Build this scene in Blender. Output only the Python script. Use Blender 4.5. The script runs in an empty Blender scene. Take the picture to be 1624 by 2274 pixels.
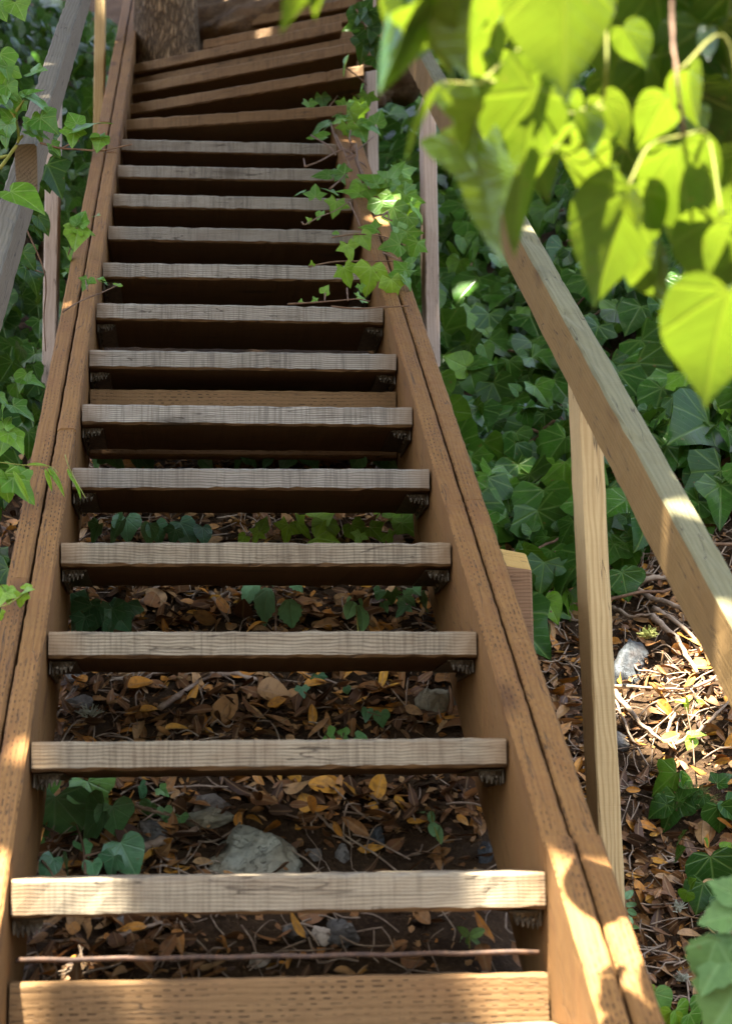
import bpy, math, random
import numpy as np
from mathutils import Vector, Matrix, noise as mnoise

random.seed(11); rng = np.random.default_rng(11)
sc = bpy.context.scene
COL = sc.collection
V = lambda *a: np.array(a, float)

# ------------------------------------------------------------------ camera geometry
F = 4180.0                      # focal length in pixels of a 1624 x 2273 picture
YAW, ROLL, PITCH = .0937, -.0131, math.atan((1880-1136.5)/4180)
fw = V(math.sin(YAW)*math.cos(PITCH), math.cos(YAW)*math.cos(PITCH), math.sin(PITCH))
r0 = V(math.cos(YAW), -math.sin(YAW), 0); u0 = np.cross(r0, fw)
cr, sr = math.cos(ROLL), math.sin(ROLL)
CR, CU, CW = cr*r0+sr*u0, -sr*r0+cr*u0, fw
XL, W, Y1, Z1, RUN, RISE = -.2047, .62, 2.2228, -.0309, .2457, .17
XR = XL+W; K = RISE/RUN; SL = math.atan(K)
def nos(y): return Z1+(y-Y1)*K
def ray(x, y): return CW+CR*(x-812)/F-CU*(y-1136.5)/F
def at(x, y, d): return ray(x, y)*d
def onX(x, y, X): q = ray(x, y); return q*(X/q[0])
def onY(x, y, Y): q = ray(x, y); return q*(Y/q[1])
def onz(x, y, z): q = ray(x, y); return q*(z/q[2])
def onslope(x, y, up):          # plane parallel to the stair pitch, `up` above the nosings
    q = ray(x, y); return q*((Z1-K*Y1+up)/(q[2]-K*q[1]))

def sstep(a, b, t):
    t = max(0., min(1., (t-a)/(b-a))); return t*t*(3-2*t)
def ground_z(x, y):
    if y < 1.3: zn = nos(1.3)+(y-1.3)*.16
    elif y > 13: zn = nos(13)+(y-13)*.3
    else: zn = nos(y)
    gs = .34+.34*sstep(3.7, 5.0, y)
    gr = .70+.04*(1-sstep(2.8, 3.5, y))
    if x > .82: gr -= min(1.4, .5*(x-.82))
    gl = .70
    if x < -.62: gl -= min(1.2, .5*(-.62-x))
    a = sstep(.45, .70, x); b = sstep(-.18, -.42, x) if False else sstep(.18, .42, -x)
    g = gs*(1-a)*(1-b)+gr*a+gl*b
    n = .05*mnoise.noise((x*2.1, y*2.1, 3.3))+.022*mnoise.noise((x*7, y*7, 9.1))+.009*mnoise.noise((x*23, y*23, 1.1))
    return zn-g+n
def hit(x, y, up=0.0):          # where the line of sight through a pixel meets the ground
    q = ray(x, y); t = 1.5
    while t < 14:
        p = q*t
        if p[2] < ground_z(p[0], p[1])+up: break
        t += .01
    return q*t

# ------------------------------------------------------------------ object helpers
def link(o, parent=None):
    COL.objects.link(o)
    if parent is not None: o.parent = parent
    return o
def tag(o, label, cat, group=None, kind=None):
    if label: o['label'] = label
    if cat: o['category'] = cat
    if group: o['group'] = group
    if kind: o['kind'] = kind
    return o
def empty(name, loc, label, cat, group=None):
    o = bpy.data.objects.new(name, None); o.location = Vector(loc); o.empty_display_size = .05
    link(o); return tag(o, label, cat, group)
def mesh_obj(name, verts, faces, mats, mi=None, parent=None, mat=None, smooth=False, loc=None):
    me = bpy.data.meshes.new(name)
    me.from_pydata([tuple(v) for v in verts], [], faces)
    for m in (mats if isinstance(mats, (list, tuple)) else [mats]): me.materials.append(m)
    if mi is not None: me.polygons.foreach_set('material_index', np.array(mi, np.int32))
    if smooth: me.polygons.foreach_set('use_smooth', np.ones(len(faces), bool))
    me.update()
    o = bpy.data.objects.new(name, me)
    link(o, parent)
    if mat is not None:
        off = Vector(parent.location) if parent is not None else Vector((0, 0, 0))
        o.matrix_basis = Matrix.Translation(-off) @ mat
    return o
def to_np(o): return o

def frame(X, Y, Z, loc):
    return Matrix(((X[0], Y[0], Z[0], loc[0]), (X[1], Y[1], Z[1], loc[1]), (X[2], Y[2], Z[2], loc[2]), (0, 0, 0, 1)))

def board(L, w, h, ch=.0025, n=14, wob=.0012, shear0=0., shear1=0., seed=0, nick=0.):
    """a sawn board along local X, width Y, height Z; eased edges, slightly uneven; face classes 0 side 1 top 2 bottom 3 end"""
    R = random.Random(seed)
    a, b = w/2, h/2
    sec = [(-a+ch, -b), (a-ch, -b), (a, -b+ch), (a, 0), (a, b-ch), (a-ch, b), (0, b), (-a+ch, b), (-a, b-ch), (-a, 0), (-a, -b+ch)]
    vs, fs, cl = [], [], []
    for i in range(n+1):
        t = i/n; x = -L/2+L*t
        for (y, z) in sec:
            sh = shear0*(1-t)+shear1*t
            e = wob
            k = nick if R.random() < .07 and abs(z) > b*.7 else 0
            vs.append((x+z*sh, y+R.uniform(-e, e)-math.copysign(k, y)*.6, z+R.uniform(-e, e)-math.copysign(k, z)))
    m = len(sec)
    for i in range(n):
        for j in range(m):
            j2 = (j+1) % m
            fs.append((i*m+j, (i+1)*m+j, (i+1)*m+j2, i*m+j2))
            z = (sec[j][1]+sec[j2][1])/2; y = (sec[j][0]+sec[j2][0])/2
            cl.append(1 if z > b-ch*.7 else (2 if z < -b+ch*.7 else 0))
    fs.append(tuple(range(m))); cl.append(3)
    fs.append(tuple(range(n*m+m-1, n*m-1, -1))); cl.append(3)
    fs = [tuple(reversed(f)) for f in fs]
    return vs, fs, cl

def tube(pts, rad, seg=7, wob=0., seed=0, cap=True):
    R = random.Random(seed)
    pts = [np.array(p, float) for p in pts]
    vs, fs = [], []
    n = len(pts)
    for i, p in enumerate(pts):
        t = pts[min(i+1, n-1)]-pts[max(i-1, 0)]; t = t/(np.linalg.norm(t)+1e-9)
        a = np.cross(t, V(0, 0, 1)) if abs(t[2]) < .9 else np.cross(t, V(1, 0, 0))
        a /= np.linalg.norm(a); b = np.cross(t, a)
        r = rad[i] if hasattr(rad, '__len__') else rad
        for k in range(seg):
            th = 2*math.pi*k/seg; rr = r*(1+R.uniform(-wob, wob))
            vs.append(p+a*rr*math.cos(th)+b*rr*math.sin(th))
    for i in range(n-1):
        for k in range(seg):
            k2 = (k+1) % seg
            fs.append((i*seg+k, i*seg+k2, (i+1)*seg+k2, (i+1)*seg+k))
    if cap:
        fs.append(tuple(range(seg))[::-1]); fs.append(tuple(range((n-1)*seg, n*seg)))
    return vs, fs
def curve(pts, n=6):            # Catmull-Rom through the points
    P = [np.array(p, float) for p in pts]
    if len(P) == 2: return [P[0]+(P[1]-P[0])*i/n for i in range(n+1)]
    P = [2*P[0]-P[1]]+P+[2*P[-1]-P[-2]]
    out = []
    for i in range(1, len(P)-2):
        a, b, c, d = P[i-1:i+3]
        for k in range(n):
            t = k/n
            out.append(.5*((2*b)+(-a+c)*t+(2*a-5*b+4*c-d)*t*t+(-a+3*b-3*c+d)*t**3))
    out.append(P[-2]); return out

# ------------------------------------------------------------------ materials
class NT:
    def __init__(s, name):
        s.m = bpy.data.materials.new(name); s.m.use_nodes = True
        s.t = s.m.node_tree; s.t.nodes.clear()
        s.out = s.t.nodes.new('ShaderNodeOutputMaterial')
    def n(s, typ, **kw):
        nd = s.t.nodes.new('ShaderNode'+typ)
        for k, v in kw.items(): setattr(nd, k, v)
        return nd
    def l(s, a, b): s.t.links.new(a, b)
    def setin(s, sock, v):
        if hasattr(v, 'is_linked') or isinstance(v, bpy.types.NodeSocket): s.l(v, sock)
        else: sock.default_value = v
    def math(s, op, a, b=0., c=None, clamp=False):
        nd = s.n('Math', operation=op); nd.use_clamp = clamp
        s.setin(nd.inputs[0], a); s.setin(nd.inputs[1], b)
        if c is not None: s.setin(nd.inputs[2], c)
        return nd.outputs[0]
    def vmul(s, v, k):
        nd = s.n('VectorMath', operation='MULTIPLY'); s.l(v, nd.inputs[0]); nd.inputs[1].default_value = k; return nd.outputs[0]
    def vadd(s, a, b):
        nd = s.n('VectorMath', operation='ADD'); s.l(a, nd.inputs[0]); s.setin(nd.inputs[1], b); return nd.outputs[0]
    def noise(s, v, scale=1., detail=4., rough=.55, dist=0.):
        nd = s.n('TexNoise'); s.l(v, nd.inputs['Vector']); nd.inputs['Scale'].default_value = scale
        nd.inputs['Detail'].default_value = detail; nd.inputs['Roughness'].default_value = rough; nd.inputs['Distortion'].default_value = dist
        return nd.outputs[0]
    def ramp(s, f, stops, interp='LINEAR'):
        nd = s.n('ValToRGB'); s.setin(nd.inputs[0], f); cr_ = nd.color_ramp; cr_.interpolation = interp
        while len(cr_.elements) < len(stops): cr_.elements.new(.5)
        for e, (p, c) in zip(cr_.elements, stops):
            e.position = p; e.color = (c, c, c, 1) if not hasattr(c, '__len__') else (*c, 1)
        return nd.outputs[0]
    def mix(s, f, a, b, mode='MIX'):
        nd = s.n('Mix', data_type='RGBA', blend_type=mode)
        s.setin(nd.inputs[0], f)
        for k, v in ((6, a), (7, b)):
            if isinstance(v, tuple): nd.inputs[k].default_value = (*v, 1)
            else: s.l(v, nd.inputs[k])
        return nd.outputs[2]
    def sep(s, v):
        nd = s.n('SeparateXYZ'); s.l(v, nd.inputs[0]); return nd.outputs
    def comb(s, a, b, c):
        nd = s.n('CombineXYZ')
        for i, v in enumerate((a, b, c)): s.setin(nd.inputs[i], v)
        return nd.outputs[0]
    def bump(s, h, st=.3, d=.003):
        nd = s.n('Bump'); s.l(h, nd.inputs['Height']); nd.inputs['Strength'].default_value = st; nd.inputs['Distance'].default_value = d
        return nd.outputs[0]
    def bsdf(s, col, rough=.8, spec=.3, normal=None, metal=0.):
        nd = s.n('BsdfPrincipled')
        if isinstance(col, tuple): nd.inputs['Base Color'].default_value = (*col, 1)
        else: s.l(col, nd.inputs['Base Color'])
        s.setin(nd.inputs['Roughness'], rough); nd.inputs['Specular IOR Level'].default_value = spec
        nd.inputs['Metallic'].default_value = metal
        if normal is not None: s.l(normal, nd.inputs['Normal'])
        return nd.outputs[0]
    def done(s, sh): s.l(sh, s.out.inputs[0]); return s.m

def wood(name, dark, mid, light, ring=.0042, saw=.5, incise=None, stain=(.10, .07, .05), stain_amt=.35, rough=.82, ends=None, ringamt=.6, hue=(1, 1, 1)):
    dark, mid, light, stain = [tuple(a*b for a, b in zip(c, hue)) for c in (dark, mid, light, stain)]
    if ends: ends = tuple(a*b for a, b in zip(ends, hue))
    t = NT(name)
    tc = t.n('TexCoord').outputs['Object']; oi = t.n('ObjectInfo')
    off = t.math('MULTIPLY', oi.outputs['Random'], 37.)
    v = t.vadd(tc, t.comb(off, t.math('MULTIPLY', off, .013), t.math('MULTIPLY', off, .031)))
    x, y, z = t.sep(v)
    x0, y0, z0 = t.sep(tc)
    warp = t.noise(t.vmul(v, (1.6, 7, 7)), 1., 3.)
    warp2 = t.noise(t.vmul(v, (9, 30, 30)), 1., 2.)
    ph = t.math('ADD', t.math('MULTIPLY', t.math('ADD', z, t.math('MULTIPLY', y, .8)), 2*math.pi/ring), t.math('ADD', t.math('MULTIPLY', warp, 46.), t.math('MULTIPLY', warp2, 3.)))
    rings = t.math('MULTIPLY_ADD', t.math('SINE', ph), .5, .5)
    rings = t.math('POWER', rings, 1.8)
    fib = t.noise(t.vmul(v, (14, 420, 420)), 1., 3., .6)
    saws = t.noise(t.vmul(v, (190, 5, 9)), 1., 3., .65)
    saws = t.math('MULTIPLY', saws, t.ramp(t.noise(t.vmul(v, (11, 3, 3)), 1., 2.), [(.3, .72), (.65, 1.06)]))
    saws = t.math('ADD', saws, t.math('MULTIPLY', t.math('SUBTRACT', t.noise(t.vmul(v, (55, 4, 7)), 1., 2.), .5), .25))
    big = t.noise(t.vmul(v, (2.6, 12, 12)), 1., 5., .6)
    blot = t.noise(t.vmul(v, (9, 22, 22)), 1., 4., .6)
    c = t.mix(big, mid, light)
    vr = t.math('FRACT', t.math('MULTIPLY', oi.outputs['Random'], 7.31))
    c = t.mix(t.math('MULTIPLY', vr, .4), c, dark)
    c = t.mix(t.math('MULTIPLY', rings, ringamt), c, dark)
    c = t.mix(t.math('MULTIPLY', t.ramp(fib, [(.35, 0.), (.7, 1.)]), .35), c, dark)
    if saw: c = t.mix(t.math('MULTIPLY', t.ramp(saws, [(.42, 0.), (.62, 1.)]), saw), c, dark)
    c = t.mix(t.math('MULTIPLY', t.ramp(blot, [(.5, 0.), (.72, 1.)]), stain_amt), c, stain)
    # knots
    vo = t.n('TexVoronoi'); t.l(t.vmul(v, (3.2, 11, 11)), vo.inputs['Vector']); vo.inputs['Scale'].default_value = 1.
    kn = t.ramp(vo.outputs['Distance'], [(.06, 1.), (.2, 0.)])
    c = t.mix(t.math('MULTIPLY', kn, .75), c, tuple(a*.45 for a in stain))
    # cracks along the grain
    ck = t.noise(t.vmul(v, (3.2, 55, 55)), 1., 2.)
    crk = t.ramp(t.math('ABSOLUTE', t.math('SUBTRACT', ck, .5)), [(.0, 1.), (.012, 0.)])
    crm = t.ramp(t.noise(t.vmul(v, (5, 14, 14)), 1., 1.), [(.47, 0.), (.55, 1.)])
    crk = t.math('MULTIPLY', crk, crm)
    c = t.mix(t.math('MULTIPLY', crk, .8), c, (.03, .02, .012))
    h = t.math('ADD', t.math('MULTIPLY', fib, .5), t.math('MULTIPLY', saws, .8 if saw else .1))
    h = t.math('SUBTRACT', h, t.math('MULTIPLY', crk, 1.5))
    h = t.math('SUBTRACT', h, t.math('MULTIPLY', rings, .35))
    if ends:
        e = t.ramp(t.math('ADD', t.math('ABSOLUTE', x0), t.math('MULTIPLY', big, .05)), [(.28, 0.), (.325, 1.)])
        c = t.mix(t.math('MULTIPLY', e, .6), c, ends)
    if incise:
        a = x0; b = y0 if incise == 'top' else z0
        rw = .0062
        rf = t.math('DIVIDE', b, rw); ri = t.math('FLOOR', rf)
        fr = t.math('SUBTRACT', rf, ri)
        jit = t.noise(t.comb(t.math('MULTIPLY', a, 30.), t.math('MULTIPLY', ri, 3.7), off), 1., 1.)
        u = t.math('ADD', t.math('MULTIPLY', a, 1/.0185), t.math('ADD', t.math('MULTIPLY', ri, .37), t.math('MULTIPLY', jit, 2.2)))
        uf = t.math('FRACT', u)
        m1 = t.math('LESS_THAN', t.math('ABSOLUTE', t.math('SUBTRACT', uf, .5)), .2)
        m2 = t.ramp(t.math('ABSOLUTE', t.math('SUBTRACT', fr, .5)), [(.08, 1.), (.2, 0.)])
        inc = t.math('MULTIPLY', m1, m2)
        vis = t.ramp(t.noise(t.vmul(v, (7, 40, 40)), 1., 3.), [(.40, .0), (.64, 1.)])
        inc = t.math('MULTIPLY', inc, vis)
        c = t.mix(t.math('MULTIPLY', inc, .9), c, tuple(a_*.3 for a_ in dark))
        h = t.math('SUBTRACT', h, t.math('MULTIPLY', inc, 2.))
    return t.done(t.bsdf(c, rough, .25, t.bump(h, .55, .0012)))

M = {}
M['tread'] = wood('weathered_tread', (.07, .054, .039), (.285, .24, .182), (.48, .43, .345), saw=.5, ringamt=.7, stain_amt=.5, ends=(.26, .17, .10), stain=(.16, .115, .08), hue=(.90, .85, .72))
M['tread_grey'] = wood('weathered_grey_tread', (.075, .064, .052), (.34, .305, .255), (.54, .50, .43), saw=.5, ringamt=.7, stain_amt=.45, ends=(.26, .19, .13), stain=(.16, .13, .10), hue=(.90, .87, .80))
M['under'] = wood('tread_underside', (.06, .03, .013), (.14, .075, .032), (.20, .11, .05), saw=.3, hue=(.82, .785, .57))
M['tread_brown'] = wood('brown_tread', (.075, .042, .02), (.22, .135, .068), (.33, .22, .125), saw=.45, stain=(.15, .09, .05), hue=(.90, .85, .72))
M['string'] = wood('treated_timber', (.125, .056, .02), (.225, .115, .046), (.30, .165, .07), saw=.1, ring=.006, ringamt=.4, stain=(.20, .09, .04), stain_amt=.6, hue=(.82, .785, .57))
M['string_top'] = wood('treated_timber_incised', (.14, .064, .022), (.255, .13, .05), (.34, .185, .077), saw=.12, incise='top', ring=.006, ringamt=.35, stain=(.20, .09, .04), stain_amt=.6, hue=(.82, .785, .57))
M['riser'] = wood('incised_board', (.115, .06, .028), (.21, .122, .064), (.29, .18, .10), saw=.15, incise='face', ring=.009, ringamt=.35, stain=(.19, .10, .055), hue=(.88, .85, .64))
M['rail'] = wood('rail_timber', (.13, .072, .03), (.235, .14, .066), (.31, .20, .10), saw=.12, ring=.007, ringamt=.35, stain=(.25, .14, .07), stain_amt=.25, hue=(.85, .82, .55))
M['rail_top'] = wood('rail_weathered_top', (.10, .088, .05), (.165, .15, .092), (.23, .21, .14), saw=.12, ring=.006, ringamt=.35, stain=(.17, .16, .10), hue=(.9, .9, .72))
M['rail_grey'] = wood('grey_rail_timber', (.09, .065, .036), (.18, .135, .08), (.26, .205, .135), saw=.12, ring=.007, ringamt=.45, stain=(.12, .09, .06))
M['rail_grey_top'] = wood('grey_rail_top', (.075, .06, .036), (.155, .128, .085), (.215, .185, .13), saw=.12, ring=.006, ringamt=.45, stain=(.10, .09, .07))
M['post'] = wood('post_timber', (.30, .19, .10), (.47, .34, .205), (.58, .45, .30), saw=.05, ring=.0065, ringamt=.55, stain=(.40, .28, .17), stain_amt=.2, hue=(1.0, .96, .70))
M['post_pink'] = wood('pale_post_timber', (.29, .21, .175), (.45, .36, .31), (.55, .46, .40), saw=.05, ring=.0085, ringamt=.3, stain=(.30, .2, .15), stain_amt=.25, hue=(1, .97, .88))
M['post_dark'] = wood('brown_post_timber', (.17, .085, .05), (.33, .20, .135), (.45, .31, .23), saw=.05, ring=.006, ringamt=.5, stain=(.25, .14, .09), hue=(.95, .9, .68))
M['stake_cut'] = wood('stake_cut_face', (.40, .24, .08), (.58, .38, .15), (.66, .48, .22), saw=.2, stain=(.5, .3, .1), hue=(1.0, .96, .70))

def leaf_mat(name, c0, c1, c2, trans, tr_amt=.3, rough=.32, vein=(.35, .45, .22), vein_amt=.55, spec=.5, mottled=0.):
    t = NT(name)
    a = t.n('Attribute', attribute_name='tint').outputs['Fac']
    uv = t.n('UVMap').outputs[0]
    x, y, _ = t.sep(uv); ax = t.math('ABSOLUTE', x)
    c = t.ramp(a, [(0., c0), (.5, c1), (1., c2)])
    lines = ax
    for ang in (42, 82, 118):
        ca, sa = math.cos(math.radians(ang)), math.sin(math.radians(ang))
        d = t.math('ABSOLUTE', t.math('SUBTRACT', t.math('MULTIPLY', ax, ca), t.math('MULTIPLY', y, sa)))
        lines = t.math('MINIMUM', lines, t.math('ADD', d, .004))
    # secondary veins off the midrib
    sv = t.math('FRACT', t.math('MULTIPLY', t.math('SUBTRACT', y, t.math('MULTIPLY', ax, .75)), 6.5))
    sv = t.math('MULTIPLY', t.math('ABSOLUTE', t.math('SUBTRACT', sv, .5)), .16)
    v1 = t.ramp(lines, [(.008, 1.), (.03, 0.)])
    v2 = t.math('MULTIPLY', t.ramp(sv, [(.003, 1.), (.012, 0.)]), .35)
    vm = t.math('MAXIMUM', v1, v2)
    nz = t.noise(t.comb(t.math('ADD', x, t.math('MULTIPLY', a, 17.)), y, t.math('MULTIPLY', a, 31.)), 4., 4., .6)
    c = t.mix(t.math('MULTIPLY', t.ramp(nz, [(.4, 0.), (.7, 1.)]), .45), c, tuple(k*.55 for k in c0))
    sp = t.noise(t.comb(t.math('ADD', x, t.math('MULTIPLY', a, 43.)), t.math('ADD', y, t.math('MULTIPLY', a, 11.)), 0.), 7., 3., .5)
    c = t.mix(t.math('MULTIPLY', t.ramp(sp, [(.66, 0.), (.71, 1.)]), .75), c, (.12, .07, .02))
    c = t.mix(t.math('MULTIPLY', vm, vein_amt), c, vein)
    h = t.math('ADD', t.math('MULTIPLY', vm, -.6), t.math('MULTIPLY', nz, .8))
    nrm = t.bump(h, .5, .002)
    rg = t.math('MULTIPLY_ADD', nz, .25, rough-.1)
    p = t.bsdf(c, rg, spec, nrm)
    tr = t.n('BsdfTranslucent'); tcol = t.mix(.55, tuple(trans), c)
    t.l(t.mix(t.math('MULTIPLY', vm, .3), tcol, tuple(k*.6 for k in trans)), tr.inputs[0]); t.l(nrm, tr.inputs['Normal'])
    mx = t.n('MixShader'); mx.inputs[0].default_value = tr_amt
    t.l(p, mx.inputs[1]); t.l(tr.outputs[0], mx.inputs[2])
    return t.done(mx.outputs[0])
M['ivy'] = leaf_mat('ivy_leaf', (.010, .038, .007), (.045, .125, .012), (.14, .27, .015), (.20, .34, .015), .18, .28, vein=(.17, .26, .06), vein_amt=.36, spec=.16)
M['ivy_sheen'] = leaf_mat('ivy_leaf_sheen_tint', (.026, .085, .04), (.07, .185, .078), (.16, .34, .06), (.2, .4, .04), .2, .32, vein=(.2, .32, .15), vein_amt=.4, spec=.5)  # lighter bluish green: reflected gloss of the leaves put into the base colour
M['ivy_young'] = leaf_mat('young_ivy_leaf', (.035, .115, .014), (.095, .24, .018), (.23, .39, .022), (.36, .56, .03), .32, .4, vein=(.40, .52, .16), vein_amt=.3, spec=.4)
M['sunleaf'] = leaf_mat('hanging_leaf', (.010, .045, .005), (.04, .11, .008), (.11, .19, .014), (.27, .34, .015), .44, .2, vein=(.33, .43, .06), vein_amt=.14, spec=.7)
M['herb'] = leaf_mat('seedling_leaf', (.09, .20, .09), (.16, .33, .13), (.23, .43, .10), (.25, .45, .08), .25, .5, vein=(.18, .30, .12), vein_amt=.5)
M['broad'] = leaf_mat('soft_broad_leaf', (.05, .11, .03), (.09, .175, .045), (.14, .24, .06), (.2, .34, .07), .25, .6, vein=(.2, .32, .12), vein_amt=.4, spec=.3)
M['canopy'] = leaf_mat('canopy_leaf', (.02, .05, .012), (.04, .09, .018), (.08, .15, .03), (.2, .32, .03), .2, .5)
def litter_mat(name):
    t = NT(name)
    a = t.n('Attribute', attribute_name='tint').outputs['Fac']
    uv = t.n('UVMap').outputs[0]; x, y, _ = t.sep(uv)
    c = t.ramp(a, [(0., (.04, .018, .007)), (.3, (.13, .055, .016)), (.55, (.25, .11, .032)), (.75, (.34, .20, .08)), (.88, (.46, .18, .022)), (1., (.52, .26, .03))])
    nz = t.noise(t.comb(t.math('ADD', x, t.math('MULTIPLY', a, 91.)), y, t.math('MULTIPLY', a, 57.)), 5., 4., .6)
    c = t.mix(t.math('MULTIPLY', t.ramp(nz, [(.45, 0.), (.7, 1.)]), .6), c, (.06, .03, .013))
    v1 = t.ramp(t.math('ABSOLUTE', x), [(.012, 1.), (.035, 0.)])
    c = t.mix(t.math('MULTIPLY', v1, .4), c, (.30, .19, .09))
    return t.done(t.bsdf(c, .6, .35, t.bump(t.math('ADD', nz, v1), .5, .002)))
M['litter'] = litter_mat('dry_leaf')
def stem_mat(name, a, b, sc_=60):
    t = NT(name); o = t.n('TexCoord').outputs['Object']
    n = t.noise(o, sc_, 5., .65); return t.done(t.bsdf(t.mix(t.ramp(n, [(.35, 0.), (.65, 1.)]), a, b), .75, .3, t.bump(n, .6, .003)))
M['stem'] = stem_mat('ivy_stem', (.10, .055, .03), (.20, .12, .065))
M['stem_young'] = stem_mat('young_stem', (.16, .19, .03), (.26, .24, .05))
M['twig'] = stem_mat('dry_twig', (.15, .10, .065), (.33, .25, .17))
M['driftwood'] = stem_mat('bare_wood', (.16, .10, .06), (.36, .27, .19), 45)
M['root'] = stem_mat('bare_root', (.17, .115, .075), (.36, .27, .185), 50)
def soil_mat():
    t = NT('soil'); o = t.n('TexCoord').outputs['Object']
    n = t.noise(o, 9, 8., .7); f = t.noise(o, 130, 4., .7)
    c = t.mix(t.ramp(n, [(.35, 0.), (.65, 1.)]), (.024, .013, .006), (.062, .036, .017))
    c = t.mix(t.math('MULTIPLY', t.ramp(f, [(.5, 0.), (.7, 1.)]), .6), c, (.12, .072, .035))
    return t.done(t.bsdf(c, .95, .15, t.bump(t.math('ADD', n, f), .9, .01)))
M['soil'] = soil_mat()
def rock_mat(name, a, b, c_, lich=.0):
    t = NT(name); o = t.n('TexCoord').outputs['Object']; oi = t.n('ObjectInfo').outputs['Random']
    o = t.vadd(o, t.comb(oi, t.math('MULTIPLY', oi, 7.), 0.))
    n = t.noise(o, 18, 8., .7); f = t.noise(o, 160, 4., .7); big = t.noise(o, 8, 3.)
    c = t.mix(t.ramp(n, [(.35, 0.), (.65, 1.)]), a, b)
    c = t.mix(t.ramp(big, [(.48, 0.), (.62, .8)]), c, c_)
    vo = t.n('TexVoronoi', feature='DISTANCE_TO_EDGE'); t.l(t.vadd(o, t.comb(t.math('MULTIPLY', n, .06), 0., 0.)), vo.inputs['Vector']); vo.inputs['Scale'].default_value = 22
    ck = t.ramp(vo.outputs['Distance'], [(.0, 1.), (.03, 0.)])
    ck = t.ramp(t.math('ABSOLUTE', t.math('SUBTRACT', t.noise(o, 26, 5., .6, 1.2), .5)), [(0., 1.), (.012, 0.)])
    c = t.mix(t.math('MULTIPLY', ck, .5), c, (.06, .055, .045))
    c = t.mix(t.math('MULTIPLY', t.ramp(f, [(.5, 0.), (.75, 1.)]), .5), c, tuple(k*.5 for k in a))
    return t.done(t.bsdf(c, .9, .3, t.bump(t.math('ADD', t.math('ADD', n, t.math('MULTIPLY', f, .3)), t.math('MULTIPLY', ck, -.5)), .9, .008)))
M['rock'] = rock_mat('pale_rock', (.20, .20, .15), (.38, .38, .29), (.26, .22, .14))
M['rock_dark'] = rock_mat('dark_rock', (.09, .085, .075), (.20, .185, .16), (.13, .10, .07))
M['rock_blue'] = rock_mat('blue_grey_rock', (.04, .046, .05), (.10, .11, .115), (.10, .055, .03))
M['chip'] = rock_mat('pale_chip', (.42, .36, .28), (.6, .53, .43), (.4, .33, .24))
M['bankrock'] = rock_mat('earth_bank', (.09, .052, .025), (.21, .135, .07), (.13, .075, .035))
def bark_mat():
    t = NT('bark'); o = t.n('TexCoord').outputs['Object']
    n = t.noise(t.vmul(o, (1, 1, .35)), 30, 6., .6)
    vo = t.n('TexVoronoi', feature='DISTANCE_TO_EDGE'); t.l(t.vadd(t.vmul(o, (80, 80, 15)), t.comb(t.math('MULTIPLY', n, 5.), t.math('MULTIPLY', n, 3.), t.math('MULTIPLY', n, 2.))), vo.inputs['Vector']); vo.inputs['Scale'].default_value = 1
    e = t.ramp(t.math('ADD', vo.outputs['Distance'], t.math('MULTIPLY', n, .15)), [(.05, 0.), (.4, 1.)])
    c = t.mix(e, (.06, .038, .02), t.mix(n, (.22, .14, .07), (.40, .28, .16)))
    return t.done(t.bsdf(c, .9, .2, t.bump(t.math('ADD', e, t.math('MULTIPLY', n, .4)), 1., .012)))
M['bark'] = bark_mat()
def metal_mat(name, a, b, rough, metal=.85):
    t = NT(name); o = t.n('TexCoord').outputs['Object']; n = t.noise(o, 90, 5., .6)
    return t.done(t.bsdf(t.mix(t.ramp(n, [(.4, 0.), (.65, 1.)]), a, b), rough, .5, t.bump(n, .25, .002), metal))
M['steel'] = metal_mat('galvanised_steel', (.05, .035, .018), (.13, .10, .06), .5, .5)
M['rust'] = metal_mat('rusty_steel', (.035, .018, .010), (.09, .045, .022), .75, .1)
M['moss'] = stem_mat('moss', (.10, .13, .03), (.22, .22, .07), 200)
M['berry'] = metal_mat('black_berry', (.012, .012, .016), (.03, .03, .035), .25, 0.)
M['lichen'] = stem_mat('lichen', (.3, .31, .22), (.45, .46, .36), 150)

# ------------------------------------------------------------------ leaves
def resample(pts, n):
    c = curve([V(p[0], p[1], 0) for p in pts], 12)
    c = np.array(c); d = np.r_[0, np.cumsum(np.linalg.norm(np.diff(c, axis=0), axis=1))]
    t = np.linspace(0, d[-1], n)
    return np.stack([np.interp(t, d, c[:, 0]), np.interp(t, d, c[:, 1])], 1)
OUT = {
 'lobed': [(0, 0), (.13, -.13), (.30, -.22), (.44, -.16), (.47, -.02), (.66, .22), (.46, .33), (.31, .42), (.23, .66), (.10, .88), (0, 1.0)],
 'broad': [(0, 0), (.14, -.16), (.33, -.22), (.50, -.10), (.57, .10), (.60, .28), (.44, .43), (.32, .58), (.20, .77), (.08, .93), (0, 1.03)],
 'heart': [(0, 0), (.12, -.12), (.30, -.16), (.45, -.02), (.50, .18), (.45, .40), (.33, .60), (.19, .78), (.08, .92), (0, 1.02)],
 'star':  [(0, 0), (.14, -.17), (.36, -.30), (.40, -.05), (.74, .16), (.42, .30), (.28, .40), (.24, .62), (.10, .84), (0, 1.0)],
 'ovate': [(0, 0), (.14, -.09), (.31, -.08), (.45, .10), (.48, .34), (.40, .58), (.23, .77), (.08, .92), (0, 1.05)],
 'lance': [(0, 0), (.05, .03), (.11, .15), (.155, .35), (.15, .55), (.10, .78), (.04, .93), (0, 1.0)],
 'oval':  [(0, 0), (.10, .03), (.24, .18), (.29, .42), (.24, .68), (.12, .88), (0, 1.0)],
 'tooth': [(0, 0), (.10, .0), (.22, .10), (.25, .16), (.34, .24), (.32, .30), (.37, .40), (.31, .46), (.33, .56), (.24, .62), (.22, .72), (.13, .78), (.08, .9), (0, 1.0)],
}
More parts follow.
